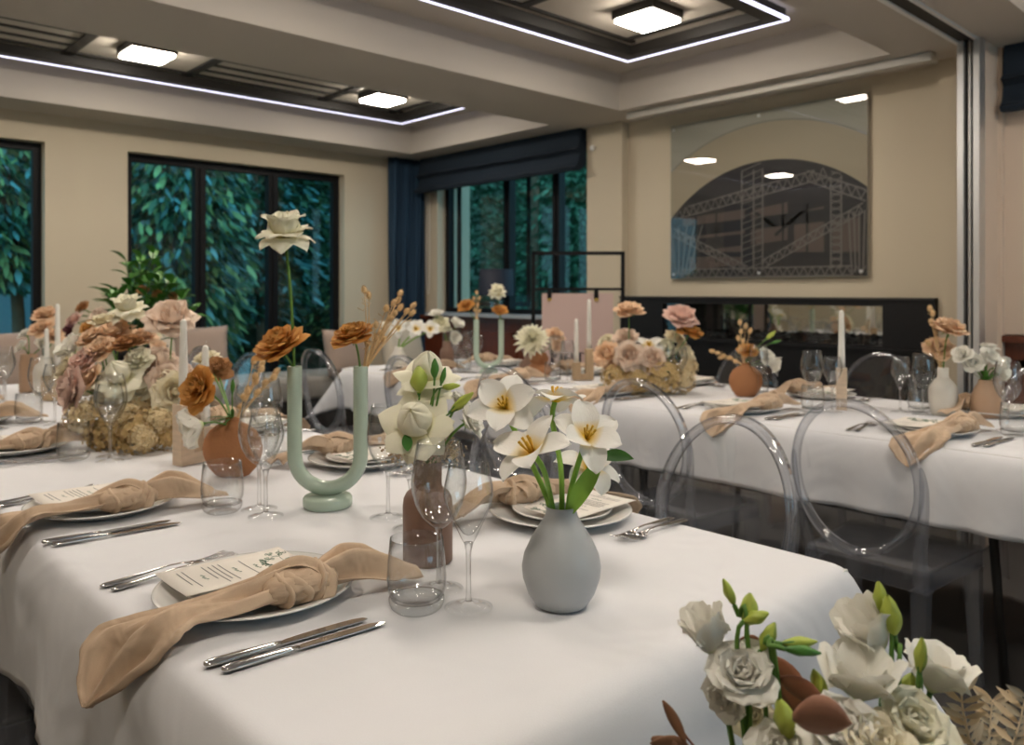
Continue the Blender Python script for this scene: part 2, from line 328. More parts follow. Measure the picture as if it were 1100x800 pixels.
# ------------------------------------------------------------------ ceiling frames, LED strips and lamps
def led_frame(x0, x1, y0, y1, ladder, label, inner):
    t = thing('light_frame', label, 'ceiling light', (x0, y0, ZC), 0); ox, oy = x0, y0
    mb = MB(); zb = -.055; w_ = .085
    X1, Y1 = x1-x0, y1-y0
    mb.box((0, 0, zb), (X1, w_, 0)).box((0, Y1-w_, zb), (X1, Y1, 0)).box((0, w_, zb), (w_, Y1-w_, 0)).box((X1-w_, w_, zb), (X1, Y1-w_, 0))
    mb.build('channel', 'dark', t, False)
    lb = MB(); e = .012; z0, z1 = zb-.003, zb+.010
    lb.box((-e, -e, z0), (X1+e, 0, z1)).box((-e, Y1, z0), (X1+e, Y1+e, z1)).box((X1, 0, z0), (X1+e, Y1, z1)).box((-e, 0, z0), (0, Y1, z1))
    lb.build('led_strip', 'led', t, False)
    gb = MB(); h = -.010
    for (a, b, c, d) in ladder:
        gb.box((a-ox, b-oy, h), (c-ox, d-oy, 0))
    gb.build('lattice', 'dark', t, False)
lad = []
for xc in (2.54, .86, -.6):                                          # ladders between the lamps, far bay
    a, b = xc-.5, xc+.5
    lad += [(a, 4.76, b, 4.785), (a, 4.91, b, 4.935), (a, 5.06, b, 5.085), (a-.02, 4.76, a+.04, 5.285), (b-.04, 4.76, b+.02, 5.285)]
lad += [(-1.25, 5.20, 3.7, 5.235), (3.62, 4.35, 3.65, 5.285)]
led_frame(-1.25, 3.80, 4.27, 5.37, lad, 'rectangular dark ceiling frame with white LED edge nearest the windows', 0)
lad = [(-1.25, 2.12, 3.6, 2.15), (-1.25, 2.85, 3.6, 2.88), (3.52, 2.12, 3.55, 2.88), (2.72, 2.15, 2.77, 2.85), (1.2, 2.48, 2.72, 2.53), (2.2, 2.53, 2.25, 2.85), (1.15, 2.15, 1.2, 2.85), (.0, 2.48, 1.15, 2.53)]
led_frame(-1.25, 3.73, 2.02, 3.01, lad, 'rectangular dark ceiling frame with white LED edge above the fireplace table', 0)
lad = [(-1.25, -.28, 3.6, -.25), (-1.25, .55, 3.6, .58)]
led_frame(-1.25, 3.73, -.37, .68, lad, 'rectangular dark ceiling frame above the camera side of the room', 0)
def ceiling_lamp(x, y, label):
    t = thing('ceiling_lamp', label, 'ceiling light', (x, y, ZC), 0, 'square ceiling lamps')
    s = .125; hs = MB().box((-s, -s, -.045), (s, s, 0)).build('housing', 'dark', t, False)
    s -= .012; MB().box((-s, -s, -.062), (s, s, -.045)).build('diffuser', 'lamp', hs, False)
    return t
L0 = None
for y, bay in ((4.82, 'window bay'), (2.5, 'middle bay'), (.16, 'bay over the camera')):
    for x, wh in ((3.25, 'nearest the fireplace wall'), (1.65, 'second from the fireplace wall'), (.05, 'third from the fireplace wall')):
        lb = 'square glowing ceiling lamp of the %s, %s' % (bay, wh)
        if L0 is None: L0 = ceiling_lamp(x, y, lb)
        else: dup(L0, (x, y, ZC), 0, lb)
# projector screen housing under the soffit
o = MB().box((4.17, 1.50, ZS-.045), (4.235, 3.38, ZS-.002)).build('projector_screen', 'pelmet', None, False, bevel=.006); tag(o, 'long slim grey projector screen housing under the ceiling above the picture', 'screen')
# ------------------------------------------------------------------ soft furnishings on the walls
def roman_blind(x, y0, y1, z1, z0, label):
    t = thing('roman_blind', label, 'blind', (x, (y0+y1)/2, z0), 0)
    h = (y1-y0)/2; H = z1-z0
    prof = [(.02, H), (-.045, H), (-.05, H*.80), (-.062, H*.56), (-.085, H*.50), (-.10, H*.475), (-.075, H*.455), (-.05, H*.40), (-.06, H*.25), (-.085, H*.12), (-.115, H*.06), (-.10, 0.0), (-.05, .0), (.0, .03), (.02, .05)]
    def strip(y, sgn):
        return [(px_+.0, y, pz) for px_, pz in prof]
    mb = MB(); n = 24; P = []
    for i in range(n+1):
        y = -h+2*h*i/n
        for px_, pz in prof: P.append((px_, y, pz+.003*math.sin(i*1.3)*(pz < H*.5)))
    mb.grid(P, len(prof), n+1)
    mb.f.append(tuple(range(len(prof)))); mb.f.append(tuple(n*len(prof)+i for i in range(len(prof)))[::-1])
    mb.build('fabric', 'navyb', t, False)
    MB().box((-.02, -h, H-.012), (.03, h, H)).build('headrail', 'alum', t, False)
    return t
roman_blind(4.36, 3.915, 5.82, ZS-.002, 2.045, 'wide dark navy roman blind folded up above the corner window')
roman_blind(4.38, .1, 1.235, ZS-.002, 2.03, 'navy roman blind folded up at the right edge beyond the partition track')
def curtain(x0, x1, y, z0, z1, label, n=9):
    mb = MB(); nu = 160; nz = 14; P = []
    for j in range(nz+1):
        z = z0+(z1-z0)*j/nz
        for i in range(nu+1):
            u = i/nu; a = .030+.010*math.sin(u*7+j*.1)
            P.append((x0+(x1-x0)*u+.008*math.sin(u*40+j*.25), y+a*math.sin(u*n*2*math.pi+.5*math.sin(j*.3))-.0, z))
    mb.grid(P, nu+1, nz+1); o = mb.build('curtain', 'navy'); s = o.modifiers.new('s', 'SOLIDIFY'); s.thickness = .003
    tag(o, label, 'curtain'); return o
curtain(4.05, 4.40, 5.89, .02, ZS-.004, 'dark blue pleated floor-length curtain hanging in the far corner')
curtain(-1.15, -.5, 5.90, .02, ZS-.004, 'dark blue curtain left of the windows, mirrored in the fireplace glass')
# cord loop of the blind
mb = MB(); mb.tube([(4.405, 5.80, 2.05), (4.405, 5.795, 1.5), (4.405, 5.80, 1.22), (4.405, 5.81, 1.16), (4.405, 5.825, 1.16), (4.405, 5.84, 1.22), (4.405, 5.845, 1.5), (4.405, 5.84, 2.05)], .0025, 6)
tag(mb.build('blind_cord', 'whitem'), 'thin looped blind cord hanging beside the corner window', 'cord')
tag(MB().lathe([(0, 0), (.02, 0), (.022, .01), (.016, .022), (0, .024)], 16).build('wall_sensor', 'whitem'), 'small round white sensor high on the pillar by the blind', 'sensor')
o = bpy.data.objects['wall_sensor']; o.rotation_euler = (0, rad(-90), 0); o.location = (4.37, 3.84, 2.2)

# ------------------------------------------------------------------ picture above the fireplace
def picture():
    x = XW-.03; y0, y1, z0, z1 = 1.912, 3.2, 1.265, 2.265
    t = thing('wall_picture', 'large glossy print of steel trusses behind an arch, above the fireplace', 'picture', (x, (y0+y1)/2, z0))
    w2 = (y1-y0)/2; H = z1-z0
    MB().box((0, -w2, 0), (.02, w2, H)).build('print_panel', pm('print_paper', (.33, .31, .26), .6), t, False); pp_ = [c for c in t.children][0]
    cy_ = -.05; R1 = .93; zc = .70-R1
    def disc(R_, name, m, xo, th=.0008):
        mb = MB(); pts = []; n = 64
        for i in range(n+1):
            y = -w2+2*w2*i/n; dd = R_*R_-(y-cy_)**2
            pts.append((y, min(H, max(.005, zc+math.sqrt(max(dd, 0))))))
        vs = [(xo, y, .004) for y, z in pts]+[(xo, y, z) for y, z in pts]
        mb.add(vs, [(i+1, i, n+1+i, n+2+i) for i in range(n)]); return mb.build(name, m, pp_, False)
    disc(R1+.235, 'arch_rim', pm('print_arch_line', (.22, .21, .18), .6), -.0010)
    disc(R1+.225, 'arch_band', pm('print_arch_band', (.34, .28, .20), .6), -.0014)
    disc(R1, 'arch_opening', pm('print_dark', (.014, .011, .014), .6, var=.5, bscale=6), -.0018)
    def inside(y, z): return abs(y) < w2-.004 and z > .005 and (y-cy_)**2+(z-zc)**2 < (R1-.01)**2
    def bars(segs, name, m, xo):
        mb = MB()
        for (ya, za, yb, zb, wd) in segs:
            n = 14; prev = None
            for i in range(n):
                a = (ya+(yb-ya)*i/n, za+(zb-za)*i/n); b = (ya+(yb-ya)*(i+1)/n, za+(zb-za)*(i+1)/n)
                if inside(*a) and inside(*b):
                    d = Vector((b[0]-a[0], b[1]-a[1])); L = d.length or 1; nx, nz = -d.y/L*wd/2, d.x/L*wd/2
                    mb.add([(xo, a[0]+nx, a[1]+nz), (xo, b[0]+nx, b[1]+nz), (xo, b[0]-nx, b[1]-nz), (xo, a[0]-nx, a[1]-nz)], [(0, 1, 2, 3)])
        mb.build(name, m, pp_, False)
    # y is mirrored: +y is the left of the print seen from the room
    def lattice(ya, za, yb, zb, h, n):
        s = [(ya, za, yb, zb, .008), (ya, za-h, yb, zb-h, .008)]
        for i in range(n):
            p = (ya+(yb-ya)*i/n, za+(zb-za)*i/n); q = (ya+(yb-ya)*(i+.5)/n, za+(zb-za)*(i+.5)/n); r_ = (ya+(yb-ya)*(i+1)/n, za+(zb-za)*(i+1)/n)
            s += [(p[0], p[1]-h, q[0], q[1], .006), (q[0], q[1], r_[0], r_[1]-h, .006)]
        return s
    back = pm('print_wall', (.085, .060, .052), .6)
    mb = MB()
    for (a, b, c, d) in ((.55, .25, .10, .42), (.06, .2, -.18, .44), (-.22, .12, -.40, .40), (.5, .06, .12, .2), (-.45, .1, -.6, .36)):
        mb.add([(-.0020, a, b), (-.0020, c, b+.02), (-.0020, c, d), (-.0020, a, d-.03)], [(0, 1, 2, 3)])
    mb.build('print_walls', back, pp_, False)
    bars([(.63, .30, -.63, .36, .07), (.04, .05, .04, .68, .02), (.60, .16, -.6, .12, .03), (.45, .1, .45, .5, .012), (.3, .1, .3, .5, .012), (-.3, .1, -.3, .5, .012), (-.15, .1, -.15, .5, .012), (.25, .55, -.1, .3, .02), (-.1, .25, -.5, .55, .02)], 'print_dark_beams', pm('print_black', (.008, .008, .012), .6), -.0022)
    li = pm('print_steel', (.14, .125, .115), .6)
    bars(lattice(.66, .44, -.42, .62, .06, 20)+lattice(-.3, .61, -.66, .46, .06, 7)+lattice(.66, .42, .62, 0, .02, 8), 'print_truss', li, -.0024)
    bars(lattice(.62, .33, .08, .07, .05, 12)+lattice(-.01, .10, -.62, .40, .05, 13)+lattice(.66, .06, -.66, .06, .05, 26), 'print_lower_truss', li, -.0026)
    s = []
    for y in (.12, .04, -.02, -.44, -.50): s.append((y, .05, y, .70, .009))
    for k in range(16): s += [(.12, .05+k*.04, -.02, .09+k*.04, .005), (-.44, .05+k*.04, -.50, .07+k*.04, .006), (-.50, .05+k*.04, -.44, .07+k*.04, .006)]
    for k in range(5): s += [(.60-.02*k, .0, .64-.06*k, .34, .008), (-.56-.02*k, 0, -.54-.03*k, .36, .008)]
    bars(s, 'print_columns', li, -.0028)
    MB().box((-.010, -w2, 0), (-.0055, w2, H)).build('acrylic_cover', 'pane', t, False)
    for (y, z) in ((w2-.03, H-.03), (-w2+.03, H-.03), (w2-.03, .03), (-w2+.03, .03), (0, H-.03), (0, .03)):
        MB().box((-.016, y-.008, z-.008), (-.010, y+.008, z+.008)).build('mounting_stud', 'alum', t, False)
picture()
# ------------------------------------------------------------------ fireplace
def fireplace():
    x0 = 4.345; y0, y1 = 1.545, 3.575
    t = thing('fireplace', 'long black stone fireplace with a slim glazed opening under the picture', 'fireplace', (x0, (y0+y1)/2, 0))
    yc = (y0+y1)/2; oy0, oy1, oz0, oz1 = 1.806-yc, 3.22-yc, .895, 1.107; D = XW-x0-.001; h = (y1-y0)/2
    mb = MB(); mb.box((0, -h, 0), (D, h, oz0)).box((0, -h, oz0), (D, oy0, 1.14)).box((0, oy1, oz0), (D, h, 1.14)).box((0, oy0, oz1), (D, oy1, 1.14)); mb.build('surround', 'stone', t, False)
    MB().box((-.012, -h, 1.14), (D, h, 1.152)).build('mantel', 'dark', t, False)
    MB().box((-.015, -h, .868), (0, h, .885)).build('ledge', 'stone', t, False)
    fb = MB(); a, b = oy0+.01, oy1-.01; X2 = .36
    fb.box((D-.02, a-.006, .885), (X2, a, oz1)).box((D-.02, b, .885), (X2, b+.006, oz1)).box((D-.02, a, .882), (X2, b, .888)).box((D-.02, a, oz1), (X2, b, oz1+.006)); fb.build('firebox', 'black', t, False)
    MB().box((X2, a, .888), (X2+.005, b, oz1)).build('mirror_back', 'mirror', t, False)
    MB().box((.02, a, .895), (.025, b, oz1)).build('glass_front', 'pane', t, False)
    cb = MB(); rr = random.Random(3)
    for i in range(240): cb.ball((rr.uniform(.12, X2-.03), rr.uniform(a+.03, b-.03), .893+rr.uniform(0, .022)), rr.uniform(.012, .026), 6, 4)
    cb.build('coal_bed', 'coal', t, False, kind='stuff')
fireplace()
# ------------------------------------------------------------------ easel with sign board
def easel():
    c = W3(621, 330, 4.95); x, y = c.x, c.y; a = rad(-43)
    t = thing('sign_stand', 'black metal frame stand carrying a pale pink sign before the fireplace', 'stand', (x, y, 0), a)
    s = 4.95/FPX; wd = 50*s; zt = CAMZ+(312-270)*s; zb = CAMZ+(312-310)*s; r_ = .011
    fb = MB(); fb.box((-wd, -r_, 0), (-wd+2*r_, r_, zt)).box((wd-2*r_, -r_, 0), (wd, r_, zt)).box((-wd, -r_, zt-2*r_), (wd, r_, zt)).box((-wd+2*r_, -r_, zb-r_), (wd-2*r_, r_, zb+r_*.5)).box((-wd, -.2, 0), (-wd+2*r_, .2, .02)).box((wd-2*r_, -.2, 0), (wd, .2, .02))
    fb.build('frame', 'black', t, False)
    b = thing('sign_board', 'pale pink hanging sign board with dark lettering', 'sign', (x, y, 0), a)
    zt2 = CAMZ-(315-312)*s; x0, x1 = -39*s, 37*s; z0 = zt2-1.06*2*wd
    MB().box((x0, -.028, z0), (x1, -.018, zt2)).build('board', 'sign', b, False)
    for xx in (-31*s, 19*s): MB().box((xx-.013, -.036, zt2-.035), (xx+.013, -.010, zb-.0)).build('clip', 'black', b, False); MB().box((xx-.012, -.040, zt2-.045), (xx+.012, -.036, zt2-.03)).build('clip_end', 'gold', b, False)
    # didone style letters, thick stems and thin curves
    mb = MB(); zc = CAMZ-(392-312)*s; xh = 14*s
    def ring(cx, cz, rx, rz, a0, a1, th, tv, n=26):
        P = []
        for i in range(n+1):
            q = a0+(a1-a0)*i/n; k = abs(math.cos(q)); wth = tv+(th-tv)*k
            P += [(cx+math.cos(q)*rx, -.0285, cz+math.sin(q)*rz), (cx+math.cos(q)*(rx-wth), -.0285, cz+math.sin(q)*(rz-wth*.6))]
        mb.grid(P, 2, n+1)
    def bar(xa, xb, za, zb_): mb.add([(xa, -.0285, za), (xb, -.0285, za), (xb, -.0285, zb_), (xa, -.0285, zb_)], [(0, 1, 2, 3)])
    th, tv = 3.9*s, 1.4*s; rx = 5.8*s; rz = xh/2
    X = (595-621)*s                                                   # h
    bar(X-th, X, zc, zc+xh*1.6); bar(X-th*1.6, X+th*.6, zc, zc+tv); ring(X+rx*.75, zc+xh*.55, rx*.85, xh*.45, rad(10), rad(170), th, tv); bar(X+rx*1.6-th, X+rx*1.6, zc, zc+xh*.62); bar(X+rx*1.6-th*1.6, X+rx*1.6+th*.5, zc, zc+tv)
    X = (611-621)*s; ring(X, zc+rz, rx, rz, rad(20), rad(330), th, tv); bar(X-rx+th*.6, X+rx*.95, zc+rz, zc+rz+tv)
    X = (622-621)*s; bar(X-th/2, X+th/2, zc, zc+xh); bar(X-th, X+th, zc, zc+tv); ring(X+rx*.5, zc+xh*.72, rx*.6, xh*.28, rad(40), rad(170), tv*1.6, tv)
    X = (634-621)*s; ring(X, zc+rz, rx, rz, rad(20), rad(330), th, tv); bar(X-rx+th*.6, X+rx*.95, zc+rz, zc+rz+tv)
    mb.build('lettering', 'signink', b, False)
easel()
# table lamp on the sill
def sill_lamp():
    p = W3(524, 330, 6.15)
    t = thing('table_lamp', 'navy drum-shade table lamp with clear glass base on the window sill', 'lamp', (4.385, 4.93, 1.0))
    MB().lathe([(0, 0), (.06, 0), (.06, .012), (.02, .02), (.045, .05), (.055, .09), (.04, .13), (.014, .15), (.012, .17), (0, .17)], 20).build('lamp_base', 'sglass', t)
    MB().lathe([(.155, .15), (.150, .36), (.148, .36), (.153, .15)], 32, caps=False).build('lamp_shade', 'shade', t)
    t.location = (4.30, 4.86, .0)
    return t
t = sill_lamp(); t.location = (4.36, 4.86, 1.0)
for ch in t.children: ch.scale = (.9, .9, 1)
# ------------------------------------------------------------------ bench with cushions under the windows
def bench():
    t = thing('bench', 'long beige upholstered bench under the far windows', 'bench', (1.3, 5.62, 0))
    L = 2.6
    MB().box((-L, -.28, .08), (L, .28, .40)).build('plinth', 'dark', t, False)
    n = 5
    for i in range(n):
        a = -L+2*L*i/n; MB().box((a+.005, -.31, .40), (a+2*L/n-.005, .29, .56)).build('seat_cushion', 'bench', t, True, bevel=.03)
    return t
bench()
def pillow(loc, w_, h_, th, rz, tilt, mat, label):
    mb = MB(); n = 14; P = []
    for s in (1, -1):
        P = []
        for j in range(n+1):
            for i in range(n+1):
                u = 2*i/n-1; v = 2*j/n-1; k = max(0, (1-u**4)*(1-v**4))**.5
                pinch = 1-.07*(1-abs(u)**2)*abs(v)**3; pinch2 = 1-.07*(1-abs(v)**2)*abs(u)**3
                P.append((u*w_/2*pinch2, s*th/2*k, v*h_/2*pinch))
        mb.grid(P, n+1, n+1)
    o = mb.build('cushion', mat); bm = bmesh.new(); bm.from_mesh(o.data); bmesh.ops.remove_doubles(bm, verts=bm.verts, dist=.0005); bmesh.ops.recalc_face_normals(bm, faces=bm.faces); bm.to_mesh(o.data); bm.free()
    for p in o.data.polygons: p.use_smooth = True
    o.location = loc; o.rotation_euler = (tilt, 0, rz); tag(o, label, 'cushion')
for (px, py, d, sz, m, lb, rz) in ((215, 372, 5.7, .40, 'cush', 'taupe cushion on the bench left of the green U vase', -10), (371, 374, 6.1, .36, 'cush', 'pinkish taupe cushion on the bench behind the right rust rose', 5), (432, 384, 6.3, .42, 'creamc', 'cream cushion near the blue curtain behind the dried sprig', 10),
                               (-4, 380, 5.2, .40, 'cush', 'pink-beige cushion on the bench at the left picture edge', 0), (172, 382, 5.6, .36, 'creamc', 'pale cushion on the bench behind the large flower arrangement', -4)):
    p = W3(px, py, d); pillow((p.x, min(p.y, 5.72), .56+sz*.47), sz, sz, .14, rad(rz), rad(-14), m, lb)

# ------------------------------------------------------------------ garden outside
struct('floor_garden', MB().box((-8, YW+.26, -.12), (14, 16, -.02)).box((XW+.9, -4, -.12), (14, YW+.26, -.02)), 'grass')
def bush(name, label, cat, c, rx, ry, z0, z1, n, ls, mats, seed, droop=.6, trunk=None, group='garden shrubs and trees outside'):
    r_ = random.Random(seed); t = thing(name, label, cat, (c[0], c[1], -.02), 0, group); n = int(n*2.2); ls = ls*.62
    for mi, mt in enumerate(mats):
        mb = MB()
        for k in range(n//len(mats)):
            a = r_.uniform(0, 6.283); q = r_.random()**.45; zz = r_.uniform(-1, 1); s = math.sqrt(max(0, 1-zz*zz*.8))
            p = Vector((math.cos(a)*rx*q*s, math.sin(a)*ry*q*s, (z0+z1)/2+zz*(z1-z0)/2))
            d = Vector((math.cos(a+r_.uniform(-.8, .8)), math.sin(a+r_.uniform(-.8, .8)), r_.uniform(-droop-.5, -droop+.6))).normalized()
            sd = d.cross(Vector((r_.uniform(-1, 1), r_.uniform(-1, 1), 1))).normalized(); L = ls*r_.uniform(.6, 1.3); wd = L*.16; nn = d.cross(sd)*L*.08
            mb.add([p, p+d*L*.35+sd*wd+nn, p+d*L*.35-sd*wd+nn, p+d*L*.75+sd*wd*.7+nn*.6, p+d*L*.75-sd*wd*.7+nn*.6, p+d*L-Vector((0, 0, L*.1))], [(0, 1, 2), (1, 3, 4, 2), (3, 5, 4)])
        mb.build('foliage', mt, t, False)
    if trunk:
        tb = MB()
        for (dx, dy, rr, h) in trunk: tb.tube(spl([(dx, dy, 0), (dx+r_.uniform(-.1, .1), dy, h*.4), (dx+r_.uniform(-.2, .2), dy+.1, h)], 8), [rr*(1-.5*i/7) for i in range(8)], 10)
        tb.build('trunk', 'trunk', t)
    return t
bush('bamboo', 'drooping bright green bamboo-like shrub filling the left pane of the middle window', 'shrub', (3.1, 8.2), .75, .5, .3, 3.3, 2600, .26, ['fol3', 'fol1', 'fol2', 'fol4'], 1, 1.0, [(-.2, 0, .03, 3), (.2, .1, .03, 3)])
bush('garden_tree', 'dark leafy tree filling the middle pane of the middle window', 'tree', (4.5, 9.2), 1.0, .7, .9, 4.4, 3000, .24, ['fol2', 'fol2', 'fol4'], 2, .5, [(.0, 0, .08, 3)])
bush('garden_tree', 'leafy tree beyond the right pane of the middle window', 'tree', (5.8, 9.4), 1.0, .8, .7, 4.4, 3000, .2, ['fol2', 'fol2', 'fol3'], 3, .5, [(.1, 0, .07, 3)])
bush('garden_tree', 'pale green drooping tree outside the leftmost window', 'tree', (1.55, 8.8), .95, .6, 1.3, 4.0, 2600, .28, ['fol3', 'fol1', 'fol4'], 4, 1.0, [(.3, 0, .07, 3)])
bush('garden_shrub', 'dark bushy shrub outside the left part of the corner window', 'shrub', (7.2, 8.6), 1.2, 1.0, .2, 4.2, 3600, .18, ['fol2', 'fol2', 'fol1'], 5, .4, [(-.6, -.2, .09, 4), (.3, -.4, .08, 4)])
bush('garden_shrub', 'speckled dark green tree outside the right part of the corner window', 'shrub', (7.6, 6.9), 1.0, 1.0, .2, 4.2, 3600, .17, ['fol2', 'fol2', 'fol1'], 6, .4, [(-.5, .3, .08, 4)])
bush('hedge', 'tall dark hedge along the garden behind the windows', 'hedge', (3.4, 11.2), 5.6, .7, -.2, 5.2, 9000, .34, ['fol2', 'fol1', 'fol2'], 7, .5)
bush('hedge', 'tall dark hedge beyond the corner window', 'hedge', (10.2, 8.5), .8, 4.8, -.2, 5.2, 7000, .34, ['fol2', 'fol2', 'fol1'], 8, .5)
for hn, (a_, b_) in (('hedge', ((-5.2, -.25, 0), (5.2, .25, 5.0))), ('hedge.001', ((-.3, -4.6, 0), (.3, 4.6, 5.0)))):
    MB().box(a_, b_).build('dark_backing', 'fol2', bpy.data.objects[hn], False)  # solid dark box added inside each hedge to block bright sky gaps
tag(MB().box((-3.5, 10.2, -.02), (2.3, 10.26, 1.15)).build('garden_fence', 'fence', None, False), 'pale blue garden fence seen through the leftmost window', 'fence')
def strap_plant(c, n, L, mat, label, seed):
    r_ = random.Random(seed); t = thing('strap_leaf_plant', label, 'plant', (c[0], c[1], -.02), 0, 'low strap-leaved plants'); mb = MB()
    for k in range(n):
        a = r_.uniform(0, 6.28); el = r_.uniform(.5, 1.3); ln = L*r_.uniform(.7, 1.2); P = []
        for j in range(7):
            v = j/6; rr = ln*v*math.cos(el)*1.1; z = ln*(v*math.sin(el)*1.4-v*v*.75); wd = .028*L*2*(1-v)**.6*(.5+v)
            for s in (-1, 1): P.append((math.cos(a)*rr-math.sin(a)*wd*s, math.sin(a)*rr+math.cos(a)*wd*s, z+.02))
        mb.grid(P, 2, 7)
    mb.build('foliage', mat, t)
for k, (x, y, lb) in enumerate(((1.35, 6.85, 'low blue-green strap plant outside the leftmost window'), (2.5, 6.9, 'strap plant low outside the left pane of the middle window'), (3.1, 7.0, 'strap plant low outside the middle pane of the middle window'), (3.75, 7.1, 'strap plant low outside the right pane of the middle window'), (5.6, 5.9, 'low blue-green strap plant outside the corner window'))):
    strap_plant((x, y+.6), 46, .8, 'fol4', lb, 40+k)

# ------------------------------------------------------------------ tables and cloths
TZ = .745
def drape(bx0, bx1, by0, by1, ox0, ox1, oy0, oy1, seed, drop, open0=False, open1=False, dx=.0235, steps=170):
    """cloth over the slab bx0..bx1 x by0..by1; cloth edges ox0.. ; numpy position based dynamics"""
    rs = np.random.RandomState(seed)
    nx = int(round((ox1-ox0)/dx))+1; ny = int(round((oy1-oy0)/dx))+1
    xs = np.linspace(ox0, ox1, nx); ys = np.linspace(oy0, oy1, ny); X, Y = np.meshgrid(xs, ys, indexing='ij')
    p = np.stack([X, Y, np.full_like(X, 0.0)], -1); hx = xs[1]-xs[0]; hy = ys[1]-ys[0]
    outx = np.maximum(np.maximum(bx0-X, X-bx1), 0); outy = np.maximum(np.maximum(by0-Y, Y-by1), 0)
    fixed = (outx < 1e-6) & (outy < 1e-6)
    p[..., 2] += np.where(fixed, 0, rs.randn(nx, ny)*.004)
    inv = np.where(fixed, 0., 1.)
    v = np.zeros_like(p); full = 1.04
    fx = 1+(full-1)*np.clip(outy/.08, 0, 1)*(.6+.4*np.sin(X*9+seed)); fy = 1+(full-1)*np.clip(outx/.08, 0, 1)*(.6+.4*np.sin(Y*7+seed))
    def solve(a, b, wa, wb, L, k, q):
        d = q[b]-q[a]; dist = np.sqrt((d*d).sum(-1))+1e-9; ws = wa+wb; ws = np.where(ws == 0, 1, ws)
        c = (k*(dist-L)/dist/ws)[..., None]*d; q[a] += wa[..., None]*c; q[b] -= wb[..., None]*c
    S = np.s_
    both = np.sqrt(outx*outy)/.2; cf = np.stack([np.where(X > (bx0+bx1)/2, 1, -1)*both, np.where(Y > (by0+by1)/2, 1, -1)*both], -1)*6.0
    r = .012
    for st in range(steps):
        v[..., 2] -= 9.8*.012; v *= .975; v[..., :2] += cf*.012; q = p+v*.012*inv[..., None]
        for it in range(9):
            for par in (0, 1):
                a = S[par:nx-1:2, :]; b = S[par+1:nx:2, :]; n_ = q[b].shape[0]; a = S[par:par+2*n_:2, :]
                solve(a, b, inv[a], inv[b], hx*fx[a], 1, q)
                a = S[:, par:ny-1:2]; b = S[:, par+1:ny:2]; n_ = q[b].shape[1]; a = S[:, par:par+2*n_:2]
                solve(a, b, inv[a], inv[b], hy*fy[a], 1, q)
            if it % 3 == 0:
                L = math.hypot(hx, hy)
                for (a, b) in ((S[0:nx-1:2, :-1], S[1:nx:2, 1:]), (S[1:nx-1:2, :-1], S[2:nx:2, 1:]), (S[1:nx:2, :-1], S[0:nx-1:2, 1:]), (S[2:nx:2, :-1], S[1:nx-1:2, 1:])):
                    n_ = min(q[a].shape[0], q[b].shape[0])
                    aa = (S[a[0].start:a[0].start+2*n_:2], a[1]); bb = (S[b[0].start:b[0].start+2*n_:2], b[1])
                    solve(aa, bb, inv[aa], inv[bb], L, .25, q)
                for (a, b, L2) in ((S[:-4, :], S[4:, :], hx*4), (S[:, :-4], S[:, 4:], hy*4)):   # bending, only resists folding
                    d = q[b]-q[a]; dist = np.sqrt((d*d).sum(-1))+1e-9; wa, wb = inv[a], inv[b]; ws = np.where(wa+wb == 0, 1, wa+wb)
                    c = (.16*np.minimum(dist-L2, 0)/dist/ws)[..., None]*d; q[a] += wa[..., None]*c; q[b] -= wb[..., None]*c
            # rounded slab collision
            ix = np.clip(q[..., 0], bx0+r, bx1-r); iy = np.clip(q[..., 1], by0+r, by1-r); iz = np.clip(q[..., 2], -.6, -r)
            dvec = np.stack([q[..., 0]-ix, q[..., 1]-iy, q[..., 2]-iz], -1); dd = np.sqrt((dvec**2).sum(-1))+1e-9
            hit = (dd < r) & (inv > 0)
            q = np.where(hit[..., None], np.stack([ix, iy, iz], -1)+dvec/dd[..., None]*r, q)
        v = (q-p)/.012*inv[..., None]; p = q
    dep = np.clip(-p[..., 2]/.2, 0, 1.3)**1.3; sx_ = np.sign(X-(bx0+bx1)/2); sy_ = np.sign(Y-(by0+by1)/2)
    wv = lambda q, a: np.sin(q*27+2.2*np.sin(q*5.1+a)+a)*.6+np.sin(q*11+a*3)*.4
    mx_ = np.where((outx > 0) & (outy <= .02), 1, 0)*np.clip((Y-by0)/.15, 0, 1); my_ = np.where((outy > 0) & (outx <= .02), 1, 0)*np.clip(np.minimum(X-bx0, bx1-X)/.12, 0, 1)
    p[..., 0] += sx_*mx_*dep*(.013+.013*wv(Y, seed)); p[..., 1] += sy_*my_*dep*(.008+.008*wv(X, seed+2))
    for _ in range(5):
        q = p.copy(); q[1:-1, 1:-1] = (p[2:, 1:-1]+p[:-2, 1:-1]+p[1:-1, 2:]+p[1:-1, :-2])/4; k = (np.clip((outx > 0)*(outy > 0)*1.0+.25*((outx > 0) | (outy > 0)), 0, 1)*.6*np.clip(np.maximum(outx, outy)/.06-.3, 0, 1))[..., None]; p = p*(1-k)+q*k
    P = p.reshape(-1, 3); vs = [tuple(map(float, t)) for t in P]
    fs = [(i*ny+j, (i+1)*ny+j, (i+1)*ny+j+1, i*ny+j+1) for i in range(nx-1) for j in range(ny-1)]
    return vs, fs
def cloth_obj(data, loc, label, flip=False):
    vs, fs = data
    if flip: vs = [(x, -y, z) for x, y, z in vs]; fs = [f[::-1] for f in fs]
    mb = MB(); mb.add(vs, fs); o = mb.build('tablecloth', 'cloth'); o.location = loc
    s = o.modifiers.new('sub', 'SUBSURF'); s.levels = s.render_levels = 1
    s = o.modifiers.new('thick', 'SOLIDIFY'); s.thickness = .0015; s.offset = -1
    return tag(o, label, 'tablecloth', 'white cloths')
